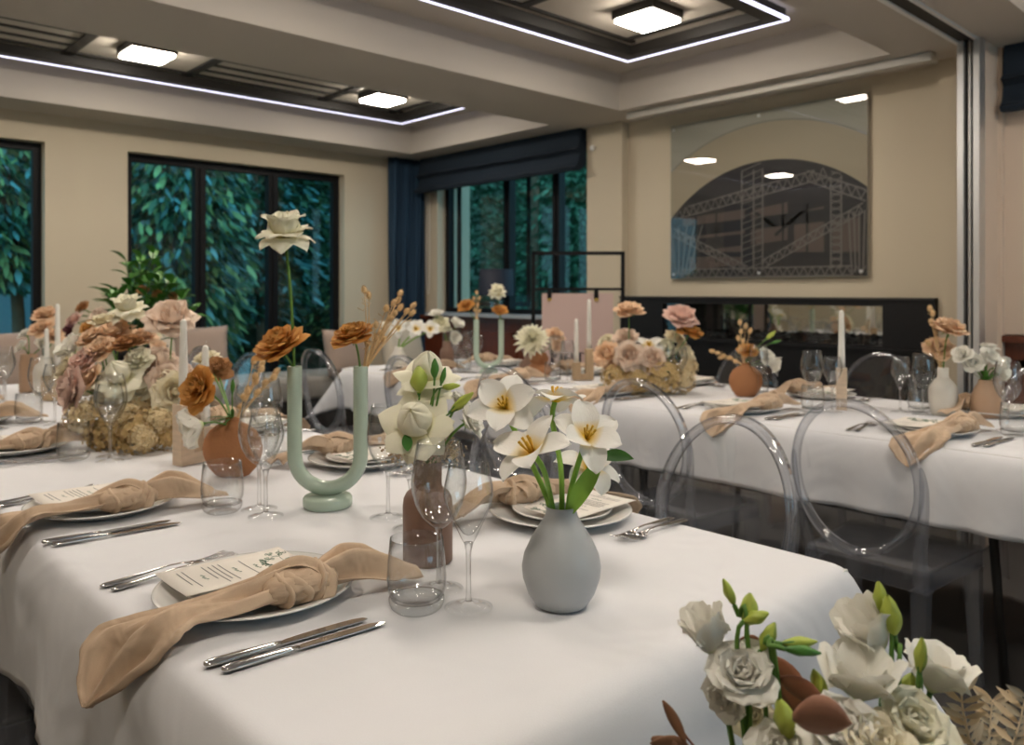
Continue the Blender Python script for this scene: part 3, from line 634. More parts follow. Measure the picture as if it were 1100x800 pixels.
def trestle(x0, x1, y0, y1, label):
    t = thing('trestle_table', label, 'table', ((x0+x1)/2, (y0+y1)/2, 0), 0, 'trestle tables'); w2 = (x1-x0)/2; h = (y1-y0)/2
    MB().box((-w2+.012, -h+.012, .71), (w2-.012, h-.012, TZ-.008)).build('tabletop', 'whitem', t, False)
    for s in (-1, 1):
        for q in (-1, 1):
            MB().tube([(q*(w2-.12), s*(h-.25), 0), (q*(w2-.12), s*(h-.3), .71)], .013, 10).build('leg', 'dark', t)
    return t
T1 = (.36, 1.315); T2 = (2.5, 3.45)
D1 = drape(-.4775, .4775, -.87, 3, -.4775-.225, .4775+.225, -.87-.26, .90, 3, .22)
cloth_obj(D1, (.8375, 1.455, TZ), 'white cloth on the near end of the front table, in the foreground')
D2 = drape(-.4775, .4775, -1.1, 3, -.4775-.215, .4775+.215, -1.1-.22, 1.12, 5, .22, dx=.03, steps=130)
cloth_obj(D2, (.8375, 3.42, TZ-.0025), 'white cloth on the far end of the front table, under the big arrangement', True)
D3 = drape(-.475, .475, -3, 3, -.475-.21, .475+.21, -.92, .92, 9, .2, dx=.03, steps=130)
cloth_obj(D3, (2.975, 1.40, TZ-.0), 'white cloth on the fireplace-side table, middle one of three')
cloth_obj(D3, (2.975, -.42, TZ-.0025), 'white cloth on the fireplace-side table, cut by the right picture edge')
D4 = drape(-.475, .475, -.92, 3, -.475-.21, .475+.21, -.92-.22, .95, 11, .2, dx=.03, steps=130)
cloth_obj(D4, (2.975, 3.24, TZ-.0025), 'white cloth on the fireplace-side table, at its far end by the windows', True)
trestle(.36, 1.315, .585, 2.42, 'trestle table hidden under the foreground white cloth'); trestle(.36, 1.315, 2.43, 4.52, 'trestle table under the cloth of the big arrangement')
trestle(2.5, 3.45, .49, 2.31, 'trestle table under the middle cloth of the fireplace side'); trestle(2.5, 3.45, -1.35, .48, 'trestle table under the cloth at the right picture edge'); trestle(2.5, 3.45, 2.33, 4.16, 'trestle table under the far cloth of the fireplace side')

# ------------------------------------------------------------------ clear chairs
def ghost_chair(label):
    t = thing('clear_chair', label, 'chair', (0, 0, 0), 0, 'clear acrylic chairs with oval backs')
    # seat with a deep apron, front wider than the back
    f, b_, z1, z0 = .19, .165, .462, .405
    mb = MB(); top = [(.18, -f), (.19, -f+.03), (.19, f-.03), (.18, f), (-.17, b_), (-.17, -b_)]
    vs = [(x, y, z1) for x, y in top]+[(x*.97, y*.97, z1+.004) for x, y in top]
    mb.add([(x, y, z1) for x, y in top]+[(x, y, z1-.012) for x, y in top], [tuple(range(6)), tuple(range(11, 5, -1))]+[(i, i+6, (i+1) % 6+6, (i+1) % 6) for i in range(6)])
    mb.build('seat', 'acrp', t, False, bevel=.004)
    ap = MB(); th = .006
    for i in range(6):
        p = Vector((*top[i], 0)); q = Vector((*top[(i+1) % 6], 0)); nrm = (q-p).cross(Vector((0, 0, 1))).normalized()*-th
        p2, q2 = p+nrm, q+nrm
        ap.add([(p.x, p.y, z0), (q.x, q.y, z0), (q2.x, q2.y, z0), (p2.x, p2.y, z0), (p.x, p.y, z1-.012), (q.x, q.y, z1-.012), (q2.x, q2.y, z1-.012), (p2.x, p2.y, z1-.012)], [(3, 2, 1, 0), (4, 5, 6, 7), (0, 1, 5, 4), (1, 2, 6, 5), (2, 3, 7, 6), (3, 0, 4, 7)])
    ap.build('apron', 'acr', t, False)
    for (x, y, sx, sy) in ((.165, f-.02, .02, .01), (.165, -f+.02, .02, -.01), (-.152, b_-.018, -.05, .0), (-.152, -b_+.018, -.05, 0)):
        P = []; n = 6
        for j in range(n+1):
            v = j/n; s = .021*(1-v)+.012*v; cx = x+sx*v*v; cyy = y+sy*v; z = z0*(1-v)+.05*(1-v)*0
            P += [(cx-s, cyy-s, z), (cx+s, cyy-s, z), (cx+s, cyy+s, z), (cx-s, cyy+s, z)]
        m_ = MB(); m_.grid(P, 4, n+1, wrap=True); m_.f += [(0, 1, 2, 3), (n*4+3, n*4+2, n*4+1, n*4)]; m_.build('leg', 'acr', t, False, bevel=.003)
    # oval back, leaning slightly backwards
    cz, ry, rz_ = .69, .173, .212; tl = .16
    def bp(a, k=1.0, off=0): y = math.sin(a)*ry*k; z = math.cos(a)*rz_*k; return Vector((-.215-z*tl-off-.02*(1-(y/ry)**2), y, cz+z))
    P = []; n = 72
    for i in range(n):
        a = 2*math.pi*i/n
        for (k, of) in ((1.0, -.016), (1.0, .016), (.905, .010), (.905, -.010)): P.append(bp(a, k, of))
    m_ = MB(); m_.grid(P, 4, n, wrap=True); base = (n-1)*4
    m_.f += [(base+i, base+(i+1) % 4, (i+1) % 4, i) for i in range(4)]
    m_.build('back_frame', 'acr', t, True, bevel=0)
    pv = [bp(2*math.pi*i/n, .905) for i in range(n)]; ctr = bp(0, 0); m_ = MB(); rings = []
    for k in (.905, .6, .3): rings += [bp(2*math.pi*i/n, k) for i in range(n)]
    m_.grid(rings, n, 3, wrap=True); m_.add([bp(0, 0)], []); c_ = len(m_.v)-1; m_.f += [(2*n+i, 2*n+(i+1) % n, c_) for i in range(n)]
    m_.build('back_panel', 'acrp', t, True)
    for s in (-1, 1):
        pts = spl([(-.155, s*(b_-.018), .42), (-.180, s*(b_-.010), .50), (-.200, s*.168, .58), (-.212, s*.176, .68), (-.222, s*.172, .74)], 14)
        m_ = MB(); m_.tube(pts, [.021, .020, .019, .018, .017, .016, .015, .014, .014, .013, .012, .010, .008, .004], 4, up=(0, 1, 0)); m_.build('back_post', 'acr', t, False)
    return t
ch0 = None
CH = [(2.385, .975, 0, 'clear oval-back chair fully in view on the right, before the fireplace-side table'), (1.40, 1.03, 180, 'clear oval-back chair whose back rises just right of the grey vase and plates'),
 (2.385, 1.68, 0, 'clear chair behind the open white tulips, back against the fireplace-side cloth'), (2.385, 2.34, 0, 'clear chair behind the upper tulip, before the sage twin vase at the back'),
 (2.385, 3.0, 0, 'clear chair behind the white roses, far part of the fireplace-side table'), (2.31, 3.64, 0, 'clear chair seen between the two tubes of the sage U vase'),
 (3.56, 2.27, 180, 'clear chair on the fireplace side, behind the round terracotta vase'), (3.60, 1.61, 180, 'clear chair on the fireplace side, behind the candle and glasses'), (3.60, .93, 180, 'clear chair on the fireplace side, behind the cream bottle vase'),
 (1.45, 3.62, 180, 'blue-lit clear chair behind the rust rose and dried sprig of the front table'), (1.42, 1.75, 180, 'clear chair on the aisle side of the front table, behind the open tulips'),
 (.20, 1.78, 0, 'clear chair pushed under the cloth at the lower left corner'), (.16, 1.12, 0, 'clear chair on the left of the front table, nearest seat'), (.18, 2.62, 0, 'clear chair on the left of the front table, third seat'),
 (3.60, 2.93, 180, 'clear chair on the fireplace side, behind the peach arrangement'), (1.45, 4.2, 180, 'clear chair at the far aisle-side seat of the front table')]
for (x, y, rz, lb) in CH:
    if ch0 is None: ch0 = ghost_chair(lb); ch0.location = (x, y, 0)
    else: dup(ch0, (x, y, 0), rad(rz), lb)

# ------------------------------------------------------------------ tableware prototypes (origin on the cloth)
def large_glass(label):
    t = thing('wine_glass', label, 'glass', (0, 0, 0), 0)
    MB().lathe([(.0355, .0008), (.036, .002), (.025, .004), (.010, .006), (.0045, .011)], 32, caps=False).build('foot', 'glass', t)
    MB().lathe([(.0045, .010), (.0037, .02), (.0034, .05), (.0036, .08), (.006, .092)], 14).build('stem', 'sglass', t)
    MB().lathe([(.006, .0915), (.014, .097), (.026, .110), (.035, .127), (.0405, .148), (.0415, .160), (.040, .175), (.036, .200), (.0325, .220), (.0315, .2205), (.0350, .200), (.039, .175), (.0403, .160), (.0394, .148), (.034, .129), (.025, .113), (.012, .101), (.0, .098)], 40, caps=False).build('bowl', 'glass', t)
    return t
def small_glass(label):
    t = thing('wine_glass', label, 'glass', (0, 0, 0), 0)
    MB().lathe([(.0335, .0008), (.034, .002), (.024, .004), (.010, .006), (.0045, .011)], 32, caps=False).build('foot', 'glass', t)
    MB().lathe([(.0045, .010), (.0037, .02), (.0034, .05), (.0038, .078), (.0065, .092)], 14).build('stem', 'sglass', t)
    MB().lathe([(.006, .090), (.011, .099), (.0185, .115), (.0265, .132), (.0330, .149), (.0350, .160), (.0340, .172), (.0305, .188), (.0275, .2025), (.0267, .2027), (.0295, .188), (.0330, .172), (.0339, .160), (.0318, .149), (.0252, .133), (.0165, .117), (.008, .105), (.0, .101)], 40, caps=False).build('bowl', 'glass', t)
    return t
def tumbler(label):
    t = thing('tumbler', label, 'glass', (0, 0, 0), 0)
    MB().lathe([(.029, .014), (.036, .018), (.0405, .030), (.0415, .045), (.0400, .070), (.0370, .100), (.0361, .1003), (.0390, .070), (.0404, .045), (.0394, .031), (.035, .021), (.024, .0150), (.0, .0145)], 40, caps=False).build('wall', 'glass', t)
    MB().lathe([(.0, .0015), (.022, .0015), (.026, .0003), (.031, .0006), (.036, .005), (.0385, .012), (.0385, .018), (.034, .0155), (.024, .0115), (.0, .0105)], 40).build('base', 'glass', t)
    return t
def plate(name, label, r, h):
    mb = MB().lathe([(0, .002), (r*.62, .002), (r*.66, .0), (r*.70, .003), (r*.86, h*.62), (r*.985, h), (r, h+.001), (r*.995, h+.003), (r*.96, h+.0025), (r*.80, h*.62+.003), (r*.68, .0068), (r*.62, .006), (0, .006)], 64)
    o = mb.build(name, 'china'); return tag(o, label, 'plate')
def outline(mb, pts, z0, z1, mtx=None):
    n = len(pts); b = [Vector((x, y, z0)) for x, y in pts]+[Vector((x, y, z1)) for x, y in pts]
    if mtx: b = [mtx@v for v in b]
    mb.add(b, [tuple(range(n))[::-1], tuple(range(n, 2*n))]+[(i, (i+1) % n, n+(i+1) % n, n+i) for i in range(n)])
def knife(label):                                  # along +x, handle end at x = 0
    t = thing('table_knife', label, 'cutlery', (0, 0, 0), 0)
    MB().tube([(x, 0, .0045) for x in (0, .002, .006, .02, .05, .085, .096)], [.001, .006, .0075, .0082, .0070, .0048, .0042], 14, fl=(1, .5)).build('handle', 'silver', t)
    mb = MB(); top = [(.094, .0042), (.105, .0075), (.13, .0092), (.17, .0098), (.20, .0085), (.214, .004), (.218, -.002)]; bot = [(.21, -.0050), (.17, -.0058), (.13, -.0055), (.105, -.005), (.094, -.0042)]
    outline(mb, top+bot, .0022, .0040); mb.build('blade', 'silver', t, False, bevel=.0006)
    return t
def fork(label):
    t = thing('table_fork', label, 'cutlery', (0, 0, 0), 0)
    MB().tube([(0, 0, .003), (.002, 0, .003), (.008, 0, .003), (.03, 0, .004), (.07, 0, .007), (.10, 0, .0095), (.125, 0, .009), (.135, 0, .006), (.142, 0, .0045)], [.001, .0055, .0085, .0075, .0048, .0032, .0030, .006, .011], 14, fl=(1, .32)).build('handle', 'silver', t)
    mb = MB(); mb.tube([(.138, 0, .005), (.146, 0, .0032), (.155, 0, .003)], [.009, .0118, .0118], 12, fl=(1, .14))
    hd = mb.build('head', 'silver', t)
    for k in range(4):
        y = -.0093+.0062*k; MB().tube([(.150, y, .003), (.17, y, .004), (.185, y, .0065), (.198, y*.97, .010)], [.0018, .0016, .0014, .0006], 6).build('tine', 'silver', hd)
    return t
def menu(label):                                   # page top towards +x, text lines run along y
    t = thing('menu_card', label, 'menu', (0, 0, 0), 0); L, w2 = .097, .060
    mb = MB(); P = []
    for j in range(9):
        for i in range(7):
            x = -L+2*L*j/8; y = -w2+2*w2*i/6; P.append((x, y, .0020*math.sin(j*.6)+.0035*(x/L)**2+.0015*(y/w2)**2))
    mb.grid(P, 7, 9); o = mb.build('card', 'paper', t); so = o.modifiers.new('s', 'SOLIDIFY'); so.thickness = .0006
    def surf(x, y): return .0020*math.sin((x+L)/(2*L)*8*.6)+.0035*(x/L)**2+.0015*(y/w2)**2+.0011
    pr = MB(); rr = random.Random(5)
    def line(x, ya, yb, h, mbx): 
        n = 6; P = []
        for i in range(n+1):
            y = ya+(yb-ya)*i/n; P += [(x, y, surf(x, y)), (x+h, y, surf(x+h, y))]
        mbx.grid(P, 2, n+1)
    for x, ya, yb in ((.020, .040, -.035), (-.012, .042, -.040), (-.020, .044, -.030), (-.028, .040, -.042), (-.036, .044, -.018), (-.066, .042, -.036), (-.074, .040, -.02)): line(x, ya, yb, .0016, pr)
    pr.build('text_lines', 'print', t, False)
    ink = MB()
    for x, ya, yb in ((.031, .012, -.006), (.0, .016, -.006), (-.050, .012, -.008)):
        for k in range(5):
            y = ya+(yb-ya)*k/4; line(x+.0015*math.sin(k*2), y, y-.003, .0032, ink)
    pts = []                                       # script heading
    for i in range(60):
        v = i/59; pts.append((.047+.0042*math.sin(v*34)+.002*math.sin(v*9), .022-.040*v+.0022*math.cos(v*34), .0))
    ink.tube([(x, y, surf(x, y)+.0003) for x, y, _ in pts], .0006, 4, cap=False)
    ink.build('heading', 'ink', t, False)
    sk = MB()                                      # line drawing of a flowering branch
    def cur(ps): sk.tube([(x, y, surf(x, y)+.0003) for x, y, _ in spl([(a, b, 0) for a, b in ps], 16)], .00035, 4, cap=False)
    cur([(.09, .045), (.078, .02), (.074, -.005), (.066, -.03), (.05, -.052)]); cur([(.078, .02), (.070, .025), (.064, .02)]); cur([(.074, -.005), (.082, -.02), (.088, -.035)])
    for cx, cyy, r_ in ((.086, .03, .008), (.060, .018, .008), (.083, -.006, .008), (.058, -.020, .007), (.086, -.036, .009), (.050, -.048, .009), (.070, .038, .006)):
        for k in range(3):
            a = k*2.1+cx*90; cur([(cx, cyy), (cx+r_*math.cos(a), cyy+r_*math.sin(a)), (cx+r_*math.cos(a+.9), cyy+r_*math.sin(a+.9)), (cx, cyy)])
    sk.build('branch_drawing', 'ink', t, False)
    return t
def sheet(mb, cs, ws, ups, sides, foldf, nu=26, nv=44):
    C_ = spl(cs, nv); P = []; n = len(ws)-1
    def interp(a, t):
        k = min(int(t*n), n-1); u = t*n-k; u = u*u*(3-2*u)*.5+u*.5; return a[k]*(1-u)+a[k+1]*u
    for j in range(nv):
        t = j/(nv-1); S = interp([Vector(s) for s in sides], t).normalized(); U = interp([Vector(s) for s in ups], t).normalized(); w_ = interp(ws, t)
        for i in range(nu):
            u = 2*i/(nu-1)-1; h, sh = foldf(u, t); P.append(C_[j]+S*(u*w_+sh)+U*h)
    mb.grid(P, nu, nv)
def napkin(label, var=0):
    t = thing('napkin', label, 'napkin', (0, 0, 0), 0); q = (1, .85, 1.15)[var]; dy = (0, .006, -.008)[var]
    yk = -.092
    def f1(u, t_):                                 # long tail, fanned out over the table edge
        g = (1-t_)**1.5
        h = .016*g*math.sin(u*7+1+var)+.010*math.sin(t_*3.14)*math.cos(u*3.1+t_*2.5+var*.7)+.008*math.sin(u*8-t_*5)*(.4+t_*(1-t_)*2.2)+.0022*math.sin(u*19+t_*11+var)+.010*(1-u*u)*g
        return h, .006*math.sin(t_*9)*t_
    mb = MB(); cs = [(.005, yk, .036), (-.04, yk+.002, .033), (-.085, yk+.010, .031), (-.128, yk+.024, .030), (-.160, yk+.032, .025), (-.183, yk+.040+dy, .012), (-.198, yk+.046+dy, -.012), (-.215, yk+.050+dy, -.040), (-.236, yk+.052+dy, -.066)]
    sheet(mb, cs, [.016, .024, .031, .042, .062, .078, .072, .042, .002], [(0, 0, 1)]*4+[(-.1, 0, 1), (-.35, 0, .9), (-.85, 0, .5), (-.95, 0, .3), (-.95, 0, .3)], [(0, 1, .25), (0, 1, .15), (.0, 1, .05), (-.05, 1, .0), (-.22, 1, 0), (-.35, 1, 0), (-.45, 1, 0), (-.5, 1, 0), (-.5, 1, 0)], f1)
    o = mb.build('long_tail', 'nap', t); s = o.modifiers.new('s', 'SOLIDIFY'); s.thickness = .0016
    # hem line
    def f2(u, t_):
        g = (1-t_)
        return .014*g*math.sin(u*6+2)+.007*math.sin(u*4.2+t_*4+var)+.014*(1-u*u)*(1-t_*.5), 0
    mb = MB(); cs = [(.045, yk, .036), (.075, yk+.004, .041), (.108, yk+.006, .044), (.145, yk+.002, .036), (.178, yk+.002*q, .024), (.202, yk, .013)]
    sheet(mb, cs, [.016, .028, .037, .042, .040, .032], [(0, -.5, .85), (0, -.5, .85), (0, -.45, .88), (0, -.35, .93), (0, -.2, .97), (0, -.1, 1)], [(0, .85, .5), (0, .85, .5), (0, .88, .45), (-.05, .93, .35), (-.2, 1, .22), (-.3, 1, .12)], f2, 22, 30)
    o = mb.build('short_tail', 'nap', t); s = o.modifiers.new('s', 'SOLIDIFY'); s.thickness = .0016
    # knot: two crossing pleated bands and a bulge
    mb = MB()
    def band(c, rx, ry, axis_tilt, wd, ph, lift=0, pl=5):
        P = []; nu, nv = 14, 40
        R_ = Matrix.Rotation(axis_tilt, 3, 'Z')@Matrix.Rotation(lift, 3, 'Y')
        for j in range(nv):
            a = 2*math.pi*j/nv
            for i in range(nu):
                u = 2*i/(nu-1)-1; b = .0048*math.sin(u*pl*1.4+ph+.6*math.sin(a*2))-.010*u*u; k = 1+.10*math.sin(a*2+ph)
                wv = wd*(1+.25*math.sin(a+ph))
                v = Vector((u*wv+.006*math.sin(a*2+ph), math.cos(a)*(ry*k+b), math.sin(a)*(rx*k+b))); P.append(Vector(c)+R_@v)
        mb.grid(P, nu, nv); base = len(mb.v)-nu*nv
        mb.f += [(base+(nv-1)*nu+i, base+(nv-1)*nu+i+1, base+i+1, base+i) for i in range(nu-1)]
    band((.020, yk, .037), .024, .033, .35, .026, .4+var); band((.046, yk-.002, .039), .024, .029, -.45, .013, 2+var, .25, 4); band((-.008, yk, .036), .021, .028, -.15, .013, 1.1, -.1, 4)
    P = []                                         # gathered cloth inside the bands
    for jj in range(13):
        th = math.pi*jj/12
        for ii in range(40):
            aa = 2*math.pi*ii/40; k_ = 1+.09*math.sin(aa*9+th*5+var)+.04*math.sin(aa*3); P.append((.020-.056*math.cos(th), yk+.034*math.sin(th)**.7*math.cos(aa)*k_, .038+.024*math.sin(th)**.7*math.sin(aa)*k_))
    mb.grid(P, 40, 13, wrap=True)
    # fold lying over the knot top
    def f3(u, t_): return .004*math.sin(u*5+t_*3)+.006*(1-u*u), 0
    sheet(mb, [(-.045, yk+.030, .034), (-.015, yk+.022, .050), (.02, yk+.006, .063), (.045, yk-.012, .054), (.052, yk-.028, .039), (.046, yk-.034, .026)], [.010, .015, .016, .014, .012, .010], [(0, 0, 1), (0, 0, 1), (0, 0, 1), (.5, -.3, .8), (.8, -.5, .1), (.7, -.7, -.2)], [(.5, 1, 0), (.4, 1, 0), (.5, .9, 0), (.6, .8, 0), (.7, .3, .4), (.6, .3, .6)], f3, 14, 26)
    o = mb.build('knot', 'nap', t); s = o.modifiers.new('s', 'SOLIDIFY'); s.thickness = .0014
    return t
# place settings: origin at the plate centre, +x towards the middle of the table, +y to the diner's left
PR = dict(large=large_glass('x'), small=small_glass('x'), tum=tumbler('x'), dinner=plate('dinner_plate', 'x', .140, .017), side=plate('side_plate', 'x', .098, .012), knife=knife('x'), fork=fork('x'), menu=menu('x'), nap0=napkin('x', 0), nap1=napkin('x', 1), nap2=napkin('x', 2))
USED = set()
def put(kind, loc, rz, label, group=None):
    p = PR[kind]
    if kind in USED: return dup(p, loc, rz, label, group)
    USED.add(kind); p.location = loc; p.rotation_euler = (0, 0, rz); p['label'] = label
    if group: p['group'] = group
    return p
def setting(x, y, side, seat, lg=(.208, -.166), sg=(.195, -.250), tm=(.140, -.203), nv=0, jit=0, dk=0):
    r_ = random.Random(int(x*100+y*1000)); rz = 0 if side > 0 else math.pi
    def L(a, b, z): return (x+side*a, y+side*b, TZ+z)
    Z = .0012
    put('dinner', L(0, 0, Z), rz, 'larger white lower plate, %s' % seat, 'dinner plates'); put('side', L(.0, .004, Z+.0078), rz, 'smaller white upper plate, %s' % seat, 'side plates')
    put('menu', L(-.012+r_.uniform(-.008, .008)*jit, .038, .0275), rz+rad(r_.uniform(-6, 6)*jit), 'cream menu card with green drawing, %s' % seat, 'menu cards')
    put('nap%d' % nv, L(0, 0, 0), rz+rad(r_.uniform(-3, 3)*jit), 'knotted beige linen napkin, %s' % seat, 'knotted napkins')
    put('knife', L(-.150, -.178+dk, Z), rz+rad(-3), 'steel knife next to the plate, %s' % seat, 'table knives'); put('knife', L(-.140, -.204+dk, Z), rz+rad(-3.5), 'steel knife farther from the plate, %s' % seat, 'table knives')
    put('fork', L(-.150, .158, Z), rz+rad(5), 'steel fork next to the plate, %s' % seat, 'table forks'); put('fork', L(-.158, .184, Z), rz+rad(2), 'steel fork farther from the plate, %s' % seat, 'table forks')
    if lg: put('large', L(*lg, Z), rz+r_.uniform(0, 3), 'large empty wine glass, %s' % seat, 'large wine glasses')
    if sg: put('small', L(*sg, Z), rz+r_.uniform(0, 3), 'smaller tapered wine glass, %s' % seat, 'small wine glasses')
    if tm: put('tum', L(*tm, Z), r_.uniform(0, 3), 'short clear water tumbler, %s' % seat, 'water tumblers')
setting(.538, 1.125, 1, 'nearest left-hand seat of front table', nv=0)
setting(.520, 1.78, 1, 'second left-hand seat of front table', (.232, -.223), (.218, -.280), (.172, -.184), 1, .6)
setting(.540, 2.60, 1, 'third left-hand seat of front table', (.160, -.28), (.140, -.34), (.078, -.25), 2, .6)
setting(.530, 3.24, 1, 'fourth left-hand seat of front table', (.18, -.17), (.20, -.25), (.15, -.13), 1, 1)
setting(.530, 3.90, 1, 'farthest left-hand seat of front table', (.20, -.16), (.19, -.25), (.14, -.20), 0, 1)
setting(1.160, 1.105, -1, 'nearest aisle-side seat of front table', (.252, -.223), (.262, -.135), None, 0, .5)
setting(1.155, 1.80, -1, 'second aisle-side seat of front table', (.20, -.14), (.22, -.20), (.145, -.17), 2, .6)
setting(1.150, 2.50, -1, 'third aisle-side seat of front table', (.20, -.17), (.19, -.25), (.14, -.20), 1, .8)
setting(1.150, 3.20, -1, 'fourth aisle-side seat of front table', (.20, -.17), (.19, -.25), (.14, -.20), 0, .8)
for i, (y, wd, k) in enumerate(((.98, 'first', 0), (1.63, 'second', 1), (2.30, 'third', 2), (2.95, 'fourth', 1), (3.62, 'fifth', 0))):
    setting(2.69, y, 1, '%s seat from right, aisle side of fireplace table' % wd, nv=k, jit=.6)
    setting(3.26, y-.02, -1, '%s seat from right, fireplace side of its table' % wd, nv=(k+1) % 3, jit=.8)
setting(2.69, .33, 1, 'fireplace table seat cut by the right picture edge', nv=1, jit=.6)

# ------------------------------------------------------------------ flowers: bloom meshes, unit size, axis +z, origin at the bloom base
def petal(mb, L, w_, a0, a1, az, r0, z0, cup=.3, tip=0., ruf=0., seed=0, pw=1.0, nu=7, nv=9, rk=9):
    P = []; uv = []; r = z = 0; er = Vector((math.cos(az), math.sin(az), 0)); et = Vector((-math.sin(az), math.cos(az), 0)); ez = Vector((0, 0, 1)); ph = seed*1.7
    for j in range(nv):
        v = j/(nv-1); a = a0+(a1-a0)*v**pw
        if j: r += math.sin(a)*L/(nv-1); z += math.cos(a)*L/(nv-1)
        if tip > 0: pf = (min(1, (v+.10)/.55))**.7*(max(0, 1-v**(4-2.4*tip)))**(.55+.35*tip)
        else: pf = (min(1, (v+.12)/.62))**.75*(max(0, 1-v**6))**.5
        hw = w_*max(pf, .02)
        for i in range(nu):
            u = 2*i/(nu-1)-1
            dn = cup*hw*u*u+ruf*math.sin(u*rk*.5+ph+v*3)*v*v*(.35+abs(u))+ruf*.6*math.sin(u*rk+ph*2)*v**4
            zz = (ruf*.8*math.sin(u*rk*.9+ph)*v**5)
            P.append(er*(r0+r-math.cos(a)*dn+math.sin(a)*zz)+et*(hw*u*(1-.15*cup*abs(u)))+ez*(z0+z+math.sin(a)*dn+math.cos(a)*zz)); uv.append((i/(nu-1), v))
    mb.grid(P, nu, nv, uv)
def wrap(mb, prof, az, half, spiral=.03, ruf=0, seed=0, nu=12, nv=8, rk=7):       # prof: list of (r, z)
    P = []; uv = []; n = len(prof)-1
    for j in range(nv):
        v = j/(nv-1); k = min(int(v*n), n-1); q = v*n-k; r = prof[k][0]*(1-q)+prof[k+1][0]*q; z = prof[k][1]*(1-q)+prof[k+1][1]*q
        for i in range(nu):
            u = 2*i/(nu-1)-1; a = az+half*u; edge = (1-abs(u)**3*.5*v)
            rr = r*(1+spiral*u)+ruf*math.sin(u*rk+seed*2.1)*v**3; zz = z*edge+ruf*.8*math.sin(u*rk*1.6+seed)*v**4
            P.append(Vector((math.cos(a)*rr, math.sin(a)*rr, zz))); uv.append((i/(nu-1), v))
    mb.grid(P, nu, nv, uv)
GA = 2.39996
def b_rose(seed, droop=0., open_=1., pointy=.6, n_out=6, bud=.55):
    r_ = random.Random(seed); mb = MB(); j = lambda q: r_.uniform(-q, q)
    for k in range(3): wrap(mb, [(.04, .1), (.13, .35), (.13, .62), (.03+.03*k, .80)], k*2.1, 1.5, .12, .008, k)
    for k in range(4): wrap(mb, [(.08, .05), (.24+.02*k, .25), (.29+.02*k, .5), (.22+.045*k, .74)], k*GA+.5, 1.0, .08, .015, k+3)
    for k in range(5): wrap(mb, [(.10, .02), (.34, .2), (.44, .45), (.46+.03*k*open_, .72-.02*k)], k*1.257+.3, .85, .07, .03, k+5, 12, 9)
    for k in range(6): petal(mb, .92, .46, rad(28), rad(62+6*k*open_+20*droop), k*GA, .10, .0, .28, .35, .035, k+seed, 1.5, 9, 9)
    for k in range(n_out+1): petal(mb, .98*r_.uniform(.92, 1.08), .56, rad(52+10*droop), rad(96+42*droop+j(12)), k*2*math.pi/(n_out+1)+j(.15), .05, .05, -.10, pointy, .03, k, 1., 9, 9)
    for k in range(n_out): petal(mb, .95*r_.uniform(.9, 1.05), .52, rad(40), rad(80+32*droop+j(10)), (k+.5)*2*math.pi/n_out+j(.2), .06, .06, .06, pointy*.9, .035, k+9, 1.2, 9, 9)
    return mb
def b_bigrose(seed):                                # a closed globe with six broad pointed outer petals
    mb = MB()
    for k in range(5): wrap(mb, [(.05, -.02), (.34, .10), (.45+.006*k, .36), (.40, .62), (.23, .82), (.03+.01*k, .95)], k*1.257, 1.0, .06, .0, k, 16, 14)
    for k in range(6): petal(mb, 1.0, .60, rad(58), rad(90+(k % 3)*9), k*1.047+.3, .08, .02, -.26, .75, .0, k, .8, 9, 11)
    for k in range(6): petal(mb, .98, .44, rad(84), rad(126), k*1.047+.8, .06, -.02, -.28, .7, .0, k, .8, 9, 11)
    return mb
def b_ruffle(seed, dome=1.):                        # full ruffled garden rose
    r_ = random.Random(seed); mb = MB(); n = 46
    for k in range(n):
        q = k/n; petal(mb, .46+.54*q, .24+.24*q, rad(4+55*q+r_.uniform(-6, 6)), rad(-8+110*q+r_.uniform(-16, 16)), k*GA+r_.uniform(-.2, .2), .05+.05*q, .22*(1-q)*dome, .35-.45*q, .15, .035, k+seed, 1.1, 6, 7)
    return mb
def b_carn(seed):                                   # flat frilly rose, seen from the side
    r_ = random.Random(seed); mb = MB(); n = 40
    for k in range(n):
        q = k/n; petal(mb, .5+.54*q, .28+.2*q, rad(10+70*q), rad(10+88*q+r_.uniform(-12, 12)), k*GA, .04, .12*(1-q), .1, 0, .045, k+seed, 1, 6, 7)
    return mb
def b_lisi(seed, close=0.):                         # cup shaped lisianthus
    mb = MB(); c = 1-close
    for lay in range(3):
        for k in range(3 if lay else 4):
            s = 1-.2*lay; wrap(mb, [(.06, 0), (.22*s, .14), (.42*s*(.55+.45*c), .38), (.60*s*(.45+.55*c), .66), (.78*s*(.35+.65*c), .93), (.98*s*(.28+.72*c), 1.12)], k*2.09*(.75 if not lay else 1)+lay*1.1+seed, .95 if lay else .9, .06, .035, k+lay*3+seed, 14, 9)
    return mb
def b_double(seed):                                 # full double lisianthus seen from above
    r_ = random.Random(seed); mb = MB(); n = 22
    for k in range(n):
        q = k/n; petal(mb, .5+.55*q, .30+.20*q, rad(5+38*q), rad(0+95*q+r_.uniform(-12, 12)), k*GA+r_.uniform(-.2, .2), .04, .1*(1-q), .3-.3*q, 0, .05, k+seed, 1.2, 8, 8, 7)
    return mb
def b_tulip(seed, a=100, floppy=.0):
    r_ = random.Random(seed); mb = MB()
    for k in range(6): petal(mb, 1.02*r_.uniform(.92, 1.06), .40+.03*(k % 2), rad(30 if k % 2 else 48), rad(a+(-16 if k % 2 else 8)+r_.uniform(-14, 14+30*floppy)), k*1.047+r_.uniform(-.1, .1), .04, .0, .22, .25, .03, k+seed, .7, 9, 11, 5)
    return mb
